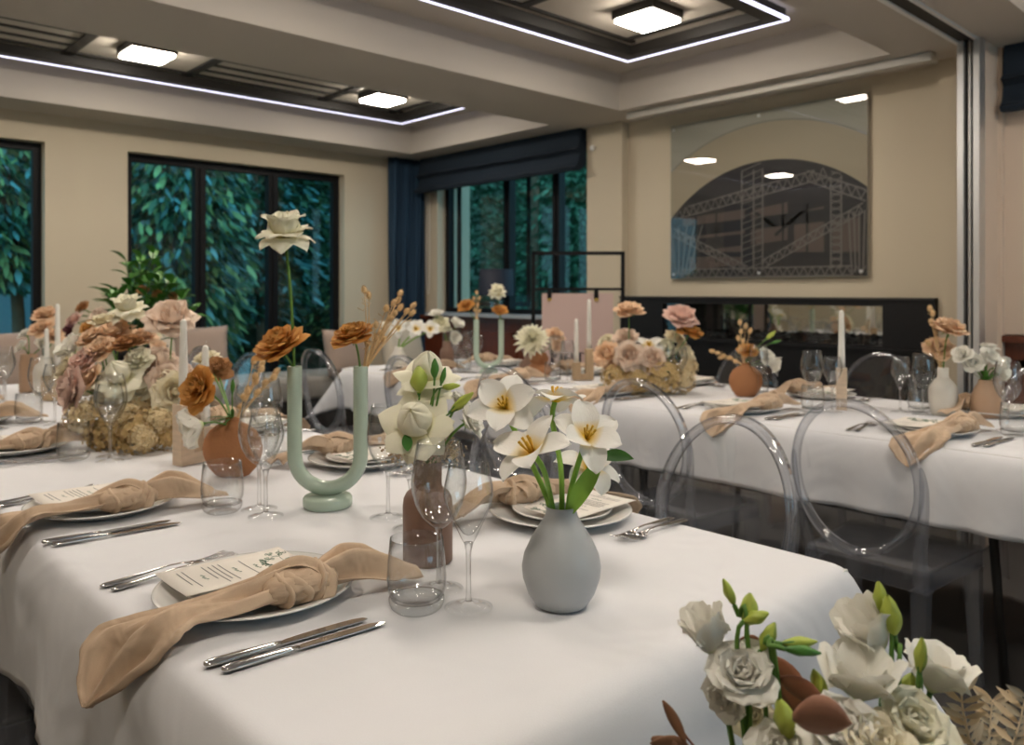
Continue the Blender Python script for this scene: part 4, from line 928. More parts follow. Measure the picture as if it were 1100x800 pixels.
def b_dahlia(seed):
    r_ = random.Random(seed); mb = MB(); n = 95
    for k in range(n):
        q = k/n; petal(mb, .55+.50*q, .17, rad(5+60*q), rad(112*q+r_.uniform(-10, 14)), k*GA, .03+.05*q, .15*(1-q), .35, .6, .02, k, 1, 4, 6)
    return mb
def b_hyd(seed, n=170):
    r_ = random.Random(seed); mb = MB()
    for k in range(n):
        z = 1-1.45*(k+.5)/n; a = k*GA; s = math.sqrt(max(0, 1-z*z)); nrm = Vector((math.cos(a)*s, math.sin(a)*s, z)); c = nrm*r_.uniform(.62, 1.08); c.z = c.z*.9+.35
        e1 = nrm.orthogonal().normalized(); e2 = nrm.cross(e1); t0 = r_.uniform(0, 1.57)
        for q in range(4):
            b = t0+q*1.571; d = e1*math.cos(b)+e2*math.sin(b); f = e1*-math.sin(b)+e2*math.cos(b); L = .19*r_.uniform(.8, 1.2); up = nrm*L*r_.uniform(.1, .5)
            mb.add([c, c+d*L*.55+f*L*.42+up*.4, c+d*L*1.05+up, c+d*L*.55-f*L*.42+up*.4], [(0, 1, 2, 3)], [(0, .1), (.2, .6), (.5, 1), (.8, .6)])
    return mb
def b_lace(seed):
    r_ = random.Random(seed); mb = MB()
    for k in range(230):
        p = Vector((r_.gauss(0, .4), r_.gauss(0, .4), .55+r_.gauss(0, .22))); mb.ball(p, r_.uniform(.035, .07), 5, 3)
    for k in range(26): a = k*GA; q = .1+.3*math.sqrt(k/26); mb.tube([(0, 0, 0), (q*math.cos(a)*1.4, q*math.sin(a)*1.4, .5)], .012, 4)
    return mb
def b_tall(seed):                                   # two-tier rose: upright cup above a hanging skirt of petals
    r_ = random.Random(seed); mb = MB(); j = lambda q: r_.uniform(-q, q)
    for k in range(4): wrap(mb, [(.06, .2), (.20, .5), (.22, .8), (.10+.05*k, 1.0)], k*1.6, 1.1, .1, .02, k)
    for k in range(5): wrap(mb, [(.10, .1), (.36, .35), (.46, .65), (.52, .95-.03*k)], k*1.257+.3, .75, .08, .045, k+5, 12, 9)
    for k in range(6): petal(mb, .92, .46, rad(14), rad(64+j(14)), k*1.047+.2, .16, .22, .2, .5, .04, k+seed, 1.3, 9, 9)
    for k in range(7): petal(mb, .95, .54, rad(34), rad(112+j(16)), k*.898+.5, .10, .10, -.05, .6, .04, k, 1., 9, 9)
    for k in range(7): petal(mb, 1.02, .56, rad(44), rad(158+j(14)), k*.898+j(.15), .08, .08, -.12, .75, .03, k+3, .9, 9, 9)
    return mb
GEN = dict(tall=b_tall, rose=lambda s: b_rose(s), rose2=lambda s: b_rose(s, .22, 1.2, .6, 6), droop=lambda s: b_rose(s, .8, .6, .75, 6), big=b_bigrose, ruffle=b_ruffle, carn=b_carn, lisi=lambda s: b_lisi(s), lisic=lambda s: b_lisi(s, .55), double=b_double, tulip=lambda s: b_tulip(s), tulipf=lambda s: b_tulip(s, 112, 1), dahlia=b_dahlia, hyd=b_hyd, lace=b_lace)
CACHE = {}
def bloom_mesh(kind, var, mat):
    k = (kind, var, mat)
    if k not in CACHE: CACHE[k] = GEN[kind](var).mesh('bloom', mat)
    return CACHE[k]
def basis(axis, spin):
    z = Vector(axis).normalized(); x = z.orthogonal().normalized(); y = z.cross(x); m = Matrix((x, y, z)).transposed().to_4x4(); return m@Matrix.Rotation(spin, 4, 'Z')
UPV = Vector((0, 0, 1))
def dirv(r, u, t): return (RT*r+UPV*u-FW*t).normalized()      # right, up, towards the open side of the room
NAME = dict(tall='rose', rose='rose', rose2='rose', droop='rose', big='rose', ruffle='rose', carn='rose', lisi='lisianthus', lisic='lisianthus', double='lisianthus', tulip='tulip', tulipf='tulip', dahlia='dahlia', hyd='hydrangea', lace='dried_lace_flower')
CEN = dict(tall=.2, big=.30, rose=.3, rose2=.25, droop=.15, ruffle=.3, carn=.12, lisi=.6, lisic=.6, double=.35, tulip=.2, tulipf=.2, dahlia=.25, hyd=.25, lace=.5)
def flower(kind, head, size, axis, base, mat, label, group=None, stem='stem', sr=.0022, var=None, via=None, leaf=None, spin=None):
    """head = centre of the bloom, base = where the stem stands"""
    head = Vector(head); base = Vector(base); axis = Vector(axis).normalized()
    var = (int(abs(head.x)*97+abs(head.z)*31) % 3) if var is None else var; spin = (head.x*13+head.y*7) if spin is None else spin
    t = thing(NAME[kind], label, 'flower', base, 0, group); o_ = head-axis*size*CEN[kind]-base
    m = Matrix.Translation(o_)@basis(axis, spin)@Matrix.Diagonal((size, size, size, 1))
    bl_ = link('bloom', bloom_mesh(kind, var, mat), t, m)
    p3 = o_-axis*max(.02, size*.5); mid = (Vector(via)-base) if via is not None else Vector((o_.x*.35, o_.y*.35, o_.z*.5))
    pts = spl([(0, 0, 0), mid, p3, o_], 14) if via is not None else bez((0, 0, 0), (o_.x*.15, o_.y*.15, o_.z*.5), p3, o_, 12)
    MB().tube(pts, sr, 7).build('stem', stem, t)
    if kind in ('lisi', 'lisic', 'rose', 'rose2', 'ruffle', 'carn', 'double', 'big', 'droop', 'tall'):
        mb = MB()
        for k in range(5): petal(mb, .34 if 'lisi' not in kind else .5, .05, rad(30 if 'lisi' in kind else 80), rad(22 if 'lisi' in kind else 140), k*1.257, .05, 0, .2, .9, 0, k, 1, 3, 6)
        mb.ball((0, 0, 0), .09, 8, 5); link('calyx', mb.mesh('calyx', 'leaf'), t, m)
    if kind.startswith('tulip'):
        mb = MB()
        for k in range(6): a = k*1.047+.3; mb.tube([(.02*math.cos(a), .02*math.sin(a), .0), (.09*math.cos(a), .09*math.sin(a), .18), (.14*math.cos(a), .14*math.sin(a), .42)], [.02, .016, .034], 6)
        mb.tube([(0, 0, 0), (0, 0, .34)], [.05, .04], 8); link('stamens', mb.mesh('stamens', 'stamen'), bl_)
    if leaf:
        for q, (v, L, wd, dr) in enumerate(leaf):
            p = pts[int(v*(len(pts)-1))]; leafm(t, p, Vector(dr), L, wd, 'leaf')
    return t
def leafm(parent, p, d, L, wd, mat, name='leaf', droop=.3, side=None):
    mb = MB(); d = Vector(d).normalized(); s = Vector(side) if side is not None else d.cross(UPV)
    s = s.normalized() if s.length > .05 else Vector((1, 0, 0)); n_ = s.cross(d); P = []
    for j in range(9):
        v = j/8; w_ = wd*math.sin(math.pi*min(1, v*.97+.03))**.8; c = Vector(p)+d*L*v-UPV*droop*L*v*v
        for u in (-1, -.5, 0, .5, 1): P.append(c+s*w_*u+n_*abs(u)*w_*.25)
    mb.grid(P, 5, 9); return mb.build(name, mat, parent)
def bud(tip, base, size, axis, label, mat='bud', group=None, fat=.34, stem='stem', via=None, sr=.0017):
    tip = Vector(tip); base = Vector(base); axis = Vector(axis).normalized(); t = thing('flower_bud', label, 'flower bud', base, 0, group)
    o_ = tip-axis*size*.5-base; m = Matrix.Translation(o_)@basis(axis, tip.x*9)@Matrix.Diagonal((size, size, size, 1))
    P = []; n = 14
    for j in range(n+1):
        v = j/n; r = fat*.55*(math.sin(math.pi*min(1, v*.93+.02))**.85)*(1-.25*v)
        for i in range(15):
            a = 2*math.pi*i/15+v*2.2; k = 1+.10*math.cos(5*(2*math.pi*i/15)); P.append((math.cos(a)*r*k, math.sin(a)*r*k, v))
    mb = MB(); mb.grid(P, 15, n+1, wrap=True); link('bud', mb.mesh('bud', mat), t, m)
    cb = MB()
    for k in range(5): petal(cb, .62, .035, rad(34), rad(-12), k*1.257, .03, -.02, .2, .9, 0, k, 1, 3, 6)
    cb.ball((0, 0, 0), .07, 7, 5); link('calyx', cb.mesh('calyx', 'leaf'), t, m)
    pts = spl([(0, 0, 0), Vector(via)-base, o_-axis*size*.4, o_], 14) if via is not None else bez((0, 0, 0), (o_.x*.1, o_.y*.1, o_.z*.5), o_-axis*size*.8, o_, 12)
    MB().tube(pts, sr, 6).build('stem', stem, t); return t
def sprig(base, heads, size, label, seed, spread=None, mat='straw'):
    """dried sprig: fuzzy egg-shaped heads on thin branching stems"""
    base = Vector(base); t = thing('dried_sprig', label, 'dried flower', base, 0); r_ = random.Random(seed); sb = MB()
    key = ('fuzz', mat)
    if key not in CACHE:
        mb = MB(); mb.ball((0, 0, 0), .8, 10, 8, (1, 1, 1.25)); rr = random.Random(2)
        for k in range(90):
            z = 1-2*(k+.5)/90; a = k*GA; s = math.sqrt(1-z*z); d = Vector((math.cos(a)*s, math.sin(a)*s, z*1.25)); e = d.orthogonal().normalized()*.10
            mb.add([d*.74-e, d*.74+e, d*rr.uniform(1.0, 1.35)], [(0, 1, 2)])
        CACHE[key] = mb.mesh('seed_head', mat)
    n = len(heads); ctr = sum((Vector(h) for h in heads), Vector())/n-base
    for i, h in enumerate(heads):
        o_ = Vector(h)-base; fork_ = ctr*.35+o_*.12
        sb.tube(bez((0, 0, 0), fork_*.8, o_*.75+ctr*.1, o_, 9), [.0012]*6+[.0009]*3, 5)
        ax = (o_-ctr*.5).normalized(); m = Matrix.Translation(o_)@basis(ax, i)@Matrix.Diagonal((size*.85, size*.85, size, 1)); link('seed_head', CACHE[key], t, m)
        for q in range(3):
            p = o_*r_.uniform(.7, .95); sb.tube([p, p+Vector((r_.uniform(-1, 1), r_.uniform(-1, 1), r_.uniform(0, 1)))*size*1.6], .0006, 4)
    sb.build('stems', mat, t); return t
def candle(p, h, r, label):
    t = thing('taper_candle', label, 'candle', p, 0, 'white taper candles'); MB().lathe([(r, 0), (r*.98, h*.2), (r*.72, h*.93), (r*.62, h*.98), (r*.25, h), (0, h)], 18).build('wax', 'candle', t); t_w = [c for c in t.children][0]
    MB().tube([(0, 0, h-.002), (.001, 0, h+.006), (.003, 0, h+.011)], .0010, 6).build('wick', 'wick', t_w); return t
def vase(name, label, loc, prof, mat, sx=1, sy=1, seg=48, rz=0):
    o = MB().lathe(prof, seg, sx=sx, sy=sy, caps=False).build(name, mat); o.location = loc; o.rotation_euler = (0, 0, rz); tag(o, label, 'vase'); return o
def inner(prof, t=.003, depth=.05):                 # close a profile with an inner wall
    top = prof[-1]; out = list(prof); k = [p for p in prof if p[1] > top[1]-depth]
    return out+[(top[0]-t*.5, top[1]+t*.4), (top[0]-t, top[1])]+[(max(.002, p[0]-t), p[1]) for p in reversed(k[:-1])]+[(0, max(.01, top[1]-depth))]
VZ = TZ+.0012
# -------- 1 grey vase with open tulips
gv = W(603, 650, TZ); gx, gy = gv.x, gv.y
vase('vase', 'round grey matte vase holding open white tulips, nearest vase on the table', (gx, gy, VZ), inner([(0, .0), (.030, 0), (.036, .002), (.047, .018), (.0545, .040), (.0560, .055), (.053, .072), (.043, .094), (.031, .113), (.0235, .125), (.0215, .133), (.0222, .138)], .003, .06), 'grey')
D = (gv-Vector((0, 0, TZ))).dot(FW); mouth = Vector((gx, gy, VZ+.125)); GB = Vector((gx, gy, VZ+.085))
def tul(px, py, dd, size, ax, lb, var, via=None, kind='tulip', leaf=None, spin=None, off=(0, 0)):
    b = GB+RT*off[0]+FW*off[1]
    return flower(kind, W3(px, py, D+dd), size, dirv(*ax), b, 'p_tulip', lb, 'open white tulips', 'tulipstem', .0040, var, via, leaf, spin)
tul(541, 434, .0, .052, (-.12, .55, .85), 'open white tulip at upper left of the grey vase bunch', 1, mouth+RT*-.022+UPV*.03, off=(-.008, 0), spin=.3)
tul(597, 424, .05, .054, (.15, 1, -.28), 'open white tulip at top centre, seen from below its rim', 2, mouth+UPV*.06, 'tulipf', off=(.0, .006), spin=.9)
tul(568, 480, -.05, .060, (-.45, .75, .30), 'wide white tulip at lower left, seen from the side', 3, mouth+RT*-.014+UPV*.02, 'tulip', off=(-.006, -.006), spin=.1)
tul(632, 466, -.02, .053, (.15, .72, .7), 'open white tulip on the right with yellow stamens facing out', 4, mouth+RT*.012+UPV*.03, 'tulip', off=(.006, 0), spin=1.2)
tul(634, 499, .05, .052, (.3, .8, .35), 'white tulip lowest on the right, half behind the green leaf', 5, mouth+RT*.016+UPV*.03, 'tulipf', off=(.008, .006), spin=.5)
o = leafm(None, mouth+RT*.006-FW*.012, dirv(.50, 1.0, .1), .115, .0125, 'tulipstem', 'tulip_leaf', .12, side=dirv(.8, -.5, .2)); tag(o, 'long green tulip leaf rising right out of the grey vase', 'leaf')
o = leafm(None, mouth+RT*.052+UPV*.082, dirv(1, .25, .1), .052, .011, 'leaf', 'tulip_leaf', .25, side=dirv(0, 1, .5)); tag(o, 'small dark green leaf bending right under the right tulip', 'leaf')
# -------- 2 taupe bottle vase with white roses
bv = W(459.5, 603, TZ); D = Vector((bv.x, bv.y, 0)).dot(FW)
vase('vase', 'matte taupe bottle vase with white roses behind the wine glasses', (bv.x, bv.y, VZ), inner([(0, 0), (.038, 0), (.0405, .003), (.0408, .09), (.0395, .104), (.035, .113), (.027, .119), (.0235, .123), (.0228, .130), (.0235, .163)], .003, .05), 'taupe')
BB = Vector((bv.x, bv.y, VZ+.12)); fl = lambda *a, **k: flower(*a, **k)
fl('big', W3(446, 452, D-.03), .062, dirv(-.08, .55, .8), BB, 'p_ivory', 'large ivory rose with closed globe centre above the taupe vase', var=0, spin=.55)
fl('big', W3(459, 398, D+.03), .056, dirv(.05, .95, .35), BB, 'p_ivory', 'upper ivory rose with reflexed petals behind the larger one', var=0, spin=.2)
fl('double', W3(506, 452, D-.02), .036, dirv(.9, .45, .25), BB, 'p_white', 'ruffled white lisianthus at right of the taupe vase bunch', var=1)
fl('double', W3(494, 430, D+.03), .028, dirv(.5, .8, .1), BB, 'p_white', 'small white lisianthus tucked behind the buds of the taupe vase', var=2)
bud(W3(450, 408, D-.005), BB, .046, dirv(.0, 1, .1), 'plump pale green bud between the two ivory roses', 'bud', fat=.62)
bud(W3(467, 396, D-.01), BB, .034, dirv(.02, 1, .0), 'slim upright green bud right of the upper ivory rose', 'leaf', fat=.40)
bud(W3(476, 404, D-.01), BB, .030, dirv(.25, 1, .0), 'thinnest dark green bud above the horizontal bud', 'leaf', fat=.3)
bud(W3(484, 415, D-.01), BB, .032, dirv(1, .12, .1), 'green bud lying horizontally right of the ivory roses', 'bud', fat=.36)
bud(W3(496, 432, D-.02), BB, .050, dirv(.8, .7, .1), 'long yellow-green bud over the ruffled lisianthus', 'bud', fat=.32)
for (px, py, s, lb) in ((433, 482, .034, 'dried beige lace flower at left below the ivory rose'), (478, 483, .036, 'dried beige lace flower at right below the ivory rose'), (455, 486, .032, 'dried beige lace flower at the mouth of the taupe vase')):
    fl('lace', W3(px, py, D+.0), s, dirv((px-455)/50, .9, .5), BB, 'lace', lb, stem='lace', var=px % 3)
o = leafm(None, W3(436, 466, D-.045), dirv(.15, -1, .3), .028, .009, 'leaf', 'rose_leaf', .0); tag(o, 'small dark green rose leaf hanging below the large ivory rose', 'leaf')
# -------- 3 sage U vase
uv_ = W(352, 544, TZ); D = Vector((uv_.x, uv_.y, 0)).dot(FW); s = D/FPX
t = thing('tube_vase', 'tall sage green U-shaped tube vase on round foot, front table', 'vase', (uv_.x, uv_.y, VZ), rad(-43))
def ubody(a, top, r, t_, zoff=.022):
    pts = [(-a, 0, top)]+[(-a, 0, top-(top-zoff-a)*k/6) for k in range(1, 6)]+[(-a*math.cos(q*math.pi/16), 0, zoff+a-a*math.sin(q*math.pi/16)+r) for q in range(17)]+[(a, 0, top-(top-zoff-a)*k/6) for k in range(5, 0, -1)]+[(a, 0, top)]
    MB().tube(pts, r, 20, up=(0, 1, 0), cap=False).build('tube', 'sage', t_)
    for sgn in (-1, 1): MB().lathe([(r, 0), (r*.98, .0015), (r*.80, .0010), (r*.78, -.04), (0, -.04)], 20, c=(sgn*a, 0, top), caps=False).build('rim', 'sage', t_)
ubody(.068, .287, .0150, t)
MB().lathe([(0, 0), (.047, 0), (.050, .003), (.050, .018), (.047, .022), (0, .022)], 40).build('foot', 'sage', t)
ML = Vector((uv_.x, uv_.y, VZ+.262))-RT*.068; MR = Vector((uv_.x, uv_.y, VZ+.262))+RT*.068
fl('tall', W3(306, 253, D), .062, dirv(-.05, 1, .22), ML, 'p_ivory', 'tall white rose on a long stem above the U vase', var=1, sr=.0032, stem='stem', via=W3(313, 325, D))
fl('ruffle', W3(300, 369, D-.02), .063, dirv(-.35, .85, .45), ML, 'p_rust', 'rust orange rose in the left tube of the U vase', var=0)
fl('carn', W3(380, 362, D), .050, dirv(-.25, 1, .35), MR, 'p_rust', 'rust orange rose in the right tube of the U vase', var=1)
sprig(MR, [W3(x, y, D+dd) for x, y, dd in ((391, 311, 0), (396, 317, .01), (430, 315, .01), (423, 325, -.01), (428, 322, .02), (415, 331, 0), (424, 336, -.01), (419, 342, .01), (444, 328, .0), (437, 334, .01), (443, 336, -.01), (404, 349, -.02), (409, 357, .02), (403, 362, .0), (412, 364, .01), (395, 368, 0), (430, 330, .01))], .0075, 'pale dried sprig in the right tube of the U vase', 3)
# -------- 4 round terracotta vase
tv = W(250, 512, TZ); D = Vector((tv.x, tv.y, 0)).dot(FW)
ROUND = inner([(0, 0), (.030, 0), (.040, .004), (.058, .024), (.069, .050), (.0715, .068), (.067, .090), (.055, .110), (.036, .124), (.021, .130), (.017, .134), (.0175, .140)], .003, .04)
vase('vase', 'round terracotta vase left of the wine glasses on the front table', (tv.x, tv.y, VZ), ROUND, 'terra', 1, .55, rz=rad(-43))
TB = Vector((tv.x, tv.y, VZ+.115))
fl('ruffle', W3(213, 417, D-.05), .062, dirv(-.5, .35, .85), TB, 'p_rust', 'rust orange rose leaning left out of the round terracotta vase, front table', var=1)
fl('ruffle', W3(234, 396, D+.24), .044, dirv(.2, .6, .6), TB, 'p_brown', 'light brown rose behind the short candle on the front table', var=2)
fl('ruffle', W3(222, 384, D+.28), .040, dirv(-.1, .9, .3), TB, 'p_cream', 'cream rose behind the short candle and brown rose', var=0)
fl('lisi', W3(206, 459, D-.07), .046, dirv(-.85, -.25, .5), TB, 'p_white', 'white lisianthus hanging left beside the round terracotta vase', var=1)
bud(W3(250, 415, D), TB, .036, dirv(.05, 1, 0), 'slim green bud upright over the round terracotta vase', 'leaf', fat=.3)
sprig(TB, [W3(x, y, D+dd) for x, y, dd in ((273, 387, 0), (282, 389, .01), (281, 396, -.01), (274, 404, 0), (297, 399, .01), (294, 405, 0), (285, 411, .01), (266, 419, -.01), (277, 421, .0), (262, 426, .01), (259, 436, .0), (275, 409, .01))], .0095, 'pale dried sprig over the round terracotta vase, behind the wine glasses', 5)
t = thing('foliage_tuft', 'tuft of narrow green leaves at the mouth of the round terracotta vase', 'foliage', TB, 0)
rr = random.Random(4)
for k in range(12): leafm(t, Vector((0, 0, .02)), dirv(rr.uniform(-1.6, .25), rr.uniform(.1, .9), rr.uniform(-.3, 1)), rr.uniform(.05, .08), .004, 'leaf', 'leaf', .35)
# -------- candle holders
def holder(p, w_, d_, hl, hr, lw, base_h, label, rz, mat):
    t = thing('candle_holder', label, 'candle holder', p, rz); mb = MB()
    outline(mb, [(-w_, 0), (w_, 0), (w_, hr), (w_-lw, hr), (w_-lw, base_h), (-w_+lw, base_h), (-w_+lw, hl), (-w_, hl)], -d_, d_, Matrix.Rotation(rad(90), 4, 'X'))
    mb.build('block', mat, t, False, bevel=.0015)
    for (x, z) in ((-w_+lw/2, hl), (w_-lw/2, hr)): MB().lathe([(.0135, 0), (.0135, .0012), (.0115, .0012), (.0115, .0004), (0, .0004)], 20, c=(x, 0, z)).build('socket', 'alum', t)
    return t
hp = W(209, 497, TZ); a = rad(-43+58); w_, lw = .052, .038
holder((hp.x, hp.y, VZ), w_, .019, .155, .090, lw, .030, 'travertine U-shaped candle holder beside the round terracotta vase', a, 'travertine')
ex = Vector((math.cos(a), math.sin(a), 0)); c0 = Vector((hp.x, hp.y, VZ))
candle(c0-ex*(w_-lw/2)+UPV*.1555, .215, .0118, 'tall white candle of the travertine holder, front table'); candle(c0+ex*(w_-lw/2)+UPV*.0905, .210, .0118, 'shorter white candle of the travertine holder, front table')
# -------- big arrangement on the front table
def arrangement(base, bl, dishlab, r, base_r=.10):
    t = thing('flower_bowl', dishlab, 'bowl', base, 0); MB().lathe(inner([(0, 0), (base_r*.7, 0), (base_r, .03), (base_r*1.05, .06)], .004, .03), 32, caps=False).build('bowl', 'cream', t)
    b0 = Vector(base)+UPV*.045
    for (kind, px, py, d, size, ax, mt, lb) in bl:
        h = W3(px, py, d); off = Vector((h.x-base[0], h.y-base[1], 0)); q = min(off.length, base_r*.8); off = off.normalized()*q if off.length else off
        flower(kind, h, size*(1.22 if kind != 'hyd' else 1.12), dirv(*ax), b0+off, mt, lb, sr=.0024)
ab = W(140, 478, TZ); D = Vector((ab.x, ab.y, 0)).dot(FW); ab = ab+FW*.10; ab.z = VZ
BIG = [
 ('tall', 138, 334, D+.10, .050, (-.1, 1, .3), 'p_ivory', 'tall cream rose at the top of the big table arrangement'),
 ('rose2', 184, 342, D+.04, .066, (.15, .8, .6), 'p_blush', 'tall dusty pink rose at the upper right of the big arrangement'),
 ('carn', 137, 371, D+.0, .042, (-.05, 1, .25), 'p_brown', 'flat brown-orange rose in the middle of the big arrangement'),
 ('rose2', 122, 358, D+.10, .055, (-.2, .9, .4), 'p_peach', 'peach rose behind the flat brown rose'),
 ('ruffle', 98, 362, D+.08, .042, (-.4, .8, .4), 'p_peach', 'small peach rose left of the brown rose'),
 ('lisi', 74, 373, D+.08, .034, (-.6, .7, .5), 'p_white', 'white lisianthus at the upper left of the big arrangement'),
 ('ruffle', 90, 388, D+.0, .050, (-.4, .7, .6), 'p_pink', 'salmon pink rose left of the big cream rose'),
 ('rose', 77, 418, D-.05, .062, (-.75, .1, .75), 'p_mauve', 'dusty mauve rose facing left at the side of the big arrangement'),
 ('big', 128, 402, D-.05, .062, (-.15, .75, .6), 'p_ivory', 'large cream rose in the centre of the big arrangement'),
 ('rose2', 160, 396, D+.02, .060, (.2, .6, .7), 'p_blush', 'blush rose right of the large cream rose'),
 ('ruffle', 174, 386, D+.08, .050, (.5, .7, .3), 'p_blush', 'blush ruffled rose under the tall dusty pink rose'),
 ('rose2', 188, 422, D-.05, .062, (.45, .35, .8), 'p_cream', 'cream rose with peach heart low on the right'),
 ('double', 150, 418, D-.02, .046, (.1, .5, .8), 'p_ivory', 'ivory bloom between the cream roses, low in the middle'),
 ('ruffle', 112, 345, D+.22, .046, (-.1, 1, .2), 'p_cream', 'cream ruffled bloom at the back of the big arrangement'),
 ('ruffle', 152, 362, D+.18, .046, (.1, .9, .3), 'p_peach', 'peach bloom behind the tall pink rose stem'),
 ('rose2', 196, 400, D+.16, .044, (.8, .6, .1), 'p_blush', 'small blush rose at the far right edge of the arrangement'),
 ('hyd', 90, 448, D-.06, .044, (-.6, .4, .6), 'hydl', 'yellow-green hydrangea head under the mauve rose'),
 ('hyd', 122, 462, D-.03, .066, (-.3, .4, .8), 'hyd', 'dried tan hydrangea head at the base, behind the wine glass'),
 ('hyd', 154, 466, D-.08, .062, (.1, .35, .9), 'hyd', 'dried tan hydrangea head at the base, middle'),
 ('hyd', 182, 462, D-.04, .064, (.5, .4, .7), 'hyd', 'dried tan hydrangea head at the base, right'),
 ('hyd', 170, 452, D-.11, .032, (.2, .4, .9), 'hydl', 'cream hydrangea cluster upper one on the tan base'),
 ('hyd', 154, 470, D-.14, .032, (.1, .2, .9), 'hydl', 'cream hydrangea cluster lower one on the tan base'),
 ('hyd', 150, 440, D-.02, .040, (.1, .6, .7), 'hydl', 'pale hydrangea cluster under the ivory bloom'),
 ('ruffle', 112, 430, D-.02, .048, (-.3, .4, .8), 'p_cream', 'cream ruffled bloom behind the tapered glass rim'),
 ('ruffle', 108, 374, D+.02, .044, (-.2, .8, .6), 'p_peach', 'peach ruffled bloom just left under the flat brown-orange rose'),
 ('double', 70, 396, D+.04, .044, (-.8, .5, .5), 'p_cream', 'cream bloom at the left edge above the mauve rose'),
 ('ruffle', 148, 386, D-.02, .040, (.0, .7, .7), 'p_ivory', 'small ivory bloom right above the large cream rose'),
 ('ruffle', 176, 408, D-.03, .044, (.3, .5, .8), 'p_blush', 'small blush bloom above the cream rose with peach heart'),
 ('double', 96, 404, D-.03, .042, (-.4, .5, .8), 'p_peach', 'light peach bloom between the mauve rose and the large cream rose'),
 ('hyd', 138, 452, D-.07, .042, (-.1, .5, .8), 'hydl', 'cream hydrangea cluster just right of the wine glass bowl'),
 ('double', 104, 415, D+.05, .046, (-.4, .6, .6), 'p_cream', 'cream bloom between the mauve and large cream roses'),
 ('ruffle', 166, 420, D+.03, .046, (.3, .5, .7), 'p_ivory', 'ivory ruffled bloom above the pale hydrangea'),
]
arrangement((ab.x, ab.y, VZ), BIG, 'low cream bowl hidden under the big flower arrangement', 0, .12)
# -------- far vases of the front table
D = 3.62
p = W(31, 421, TZ); vase('vase', 'tall tan vase at the far left end of the front table', (p.x, p.y, VZ), inner([(0, 0), (.036, 0), (.038, .004), (.039, .12), (.034, .15), (.033, .165)], .003, .04), 'tan'); B1 = Vector((p.x, p.y, VZ+.13)); d1 = Vector((p.x, p.y, 0)).dot(FW)
p = W(47, 424, TZ); vase('vase', 'cream bottle vase at the far left end of the front table', (p.x, p.y, VZ), inner([(0, 0), (.034, 0), (.040, .01), (.041, .10), (.033, .125), (.016, .140), (.015, .165)], .003, .04), 'cream'); B2 = Vector((p.x, p.y, VZ+.13)); d2 = Vector((p.x, p.y, 0)).dot(FW)
fl('ruffle', W3(49, 337, d2), .062, dirv(0, .9, .4), B2, 'p_peach', 'highest peach rose at the far left of the front table'); fl('ruffle', W3(45, 352, d2-.08), .062, dirv(-.2, .8, .6), B2, 'p_peach', 'middle peach rose at the far left, under the highest one')
fl('ruffle', W3(59, 360, d2+.05), .048, dirv(.4, .8, .4), B2, 'p_peach', 'lower peach rose beside the tall candle at far left'); fl('double', W3(27, 358, d1), .038, dirv(-.4, .8, .5), B1, 'p_white', 'upper white lisianthus in the tan vase at far left')
fl('double', W3(22, 372, d1-.05), .038, dirv(-.6, .5, .7), B1, 'p_white', 'lower white lisianthus in the tan vase at far left'); fl('lisi', W3(45, 370, d1-.03), .030, dirv(.5, .6, .5), B1, 'p_white', 'small white lisianthus between the two far-left vases')
p = W(56, 430, TZ); a = rad(-43); ex = RT; c0 = Vector((p.x, p.y, VZ))
holder(tuple(c0), .036, .018, .10, .14, .028, .028, 'pale oak candle holder at the far left, behind the wine glasses', a, 'oak'); candle(c0-ex*.022+UPV*.1005, .19, .0115, 'shorter far-left candle of the front table'); candle(c0+ex*.022+UPV*.1405, .25, .0115, 'taller far-left candle of the front table')
# -------- dark foliage arrangement on a plinth
pp = W3(150, 372, 4.6); px_, py_ = pp.x, pp.y
t = thing('plinth', 'dark round plinth hidden behind the big arrangement', 'plinth', (px_, py_, 0)); MB().lathe([(0, 0), (.20, 0), (.20, .70), (.19, .715), (0, .715)], 40).build('column', 'dark', t)
vase('urn', 'dark urn carrying the magnolia foliage near the far wall', (px_, py_, .716), inner([(0, 0), (.09, 0), (.06, .03), (.13, .10), (.15, .16)], .005, .06), 'dark'); UB = Vector((px_, py_, .82)); rr = random.Random(12)
for k in range(17):
    u = k/16; tx = 102+u*104+rr.uniform(-6, 6); ty = 345-70*math.sin(math.pi*(u*.8+.1))**1.1+rr.uniform(-4, 26); tip = W3(tx, ty, 4.6+rr.uniform(-.2, .25)); v_ = tip-UB
    t = thing('magnolia_branch', 'leafy green magnolia branch of the dark arrangement by the far wall', 'branch', UB, 0, 'magnolia branches of the dark arrangement'); MB().tube(bez((0, 0, 0), (0, 0, v_.z*.5), v_*.7, v_, 10), .004, 6).build('twig', 'dstem', t); mb = MB()
    for q in range(13):
        f = .35+.65*q/12; c = v_*f; d = (v_.normalized()+Vector((math.cos(q*GA), math.sin(q*GA), rr.uniform(-.2, .5)))*1.1).normalized(); s_ = d.cross(UPV).normalized(); L = rr.uniform(.10, .15); P = []
        for j in range(6):
            v = j/5; w2 = .026*math.sin(math.pi*(v*.94+.04)); cc = c+d*L*v-UPV*.04*v*v
            for uu in (-1, 0, 1): P.append(cc+s_*w2*uu+UPV*abs(uu)*w2*.3)
        mb.grid(P, 3, 6)
    mb.build('leaves', 'leaf', t)
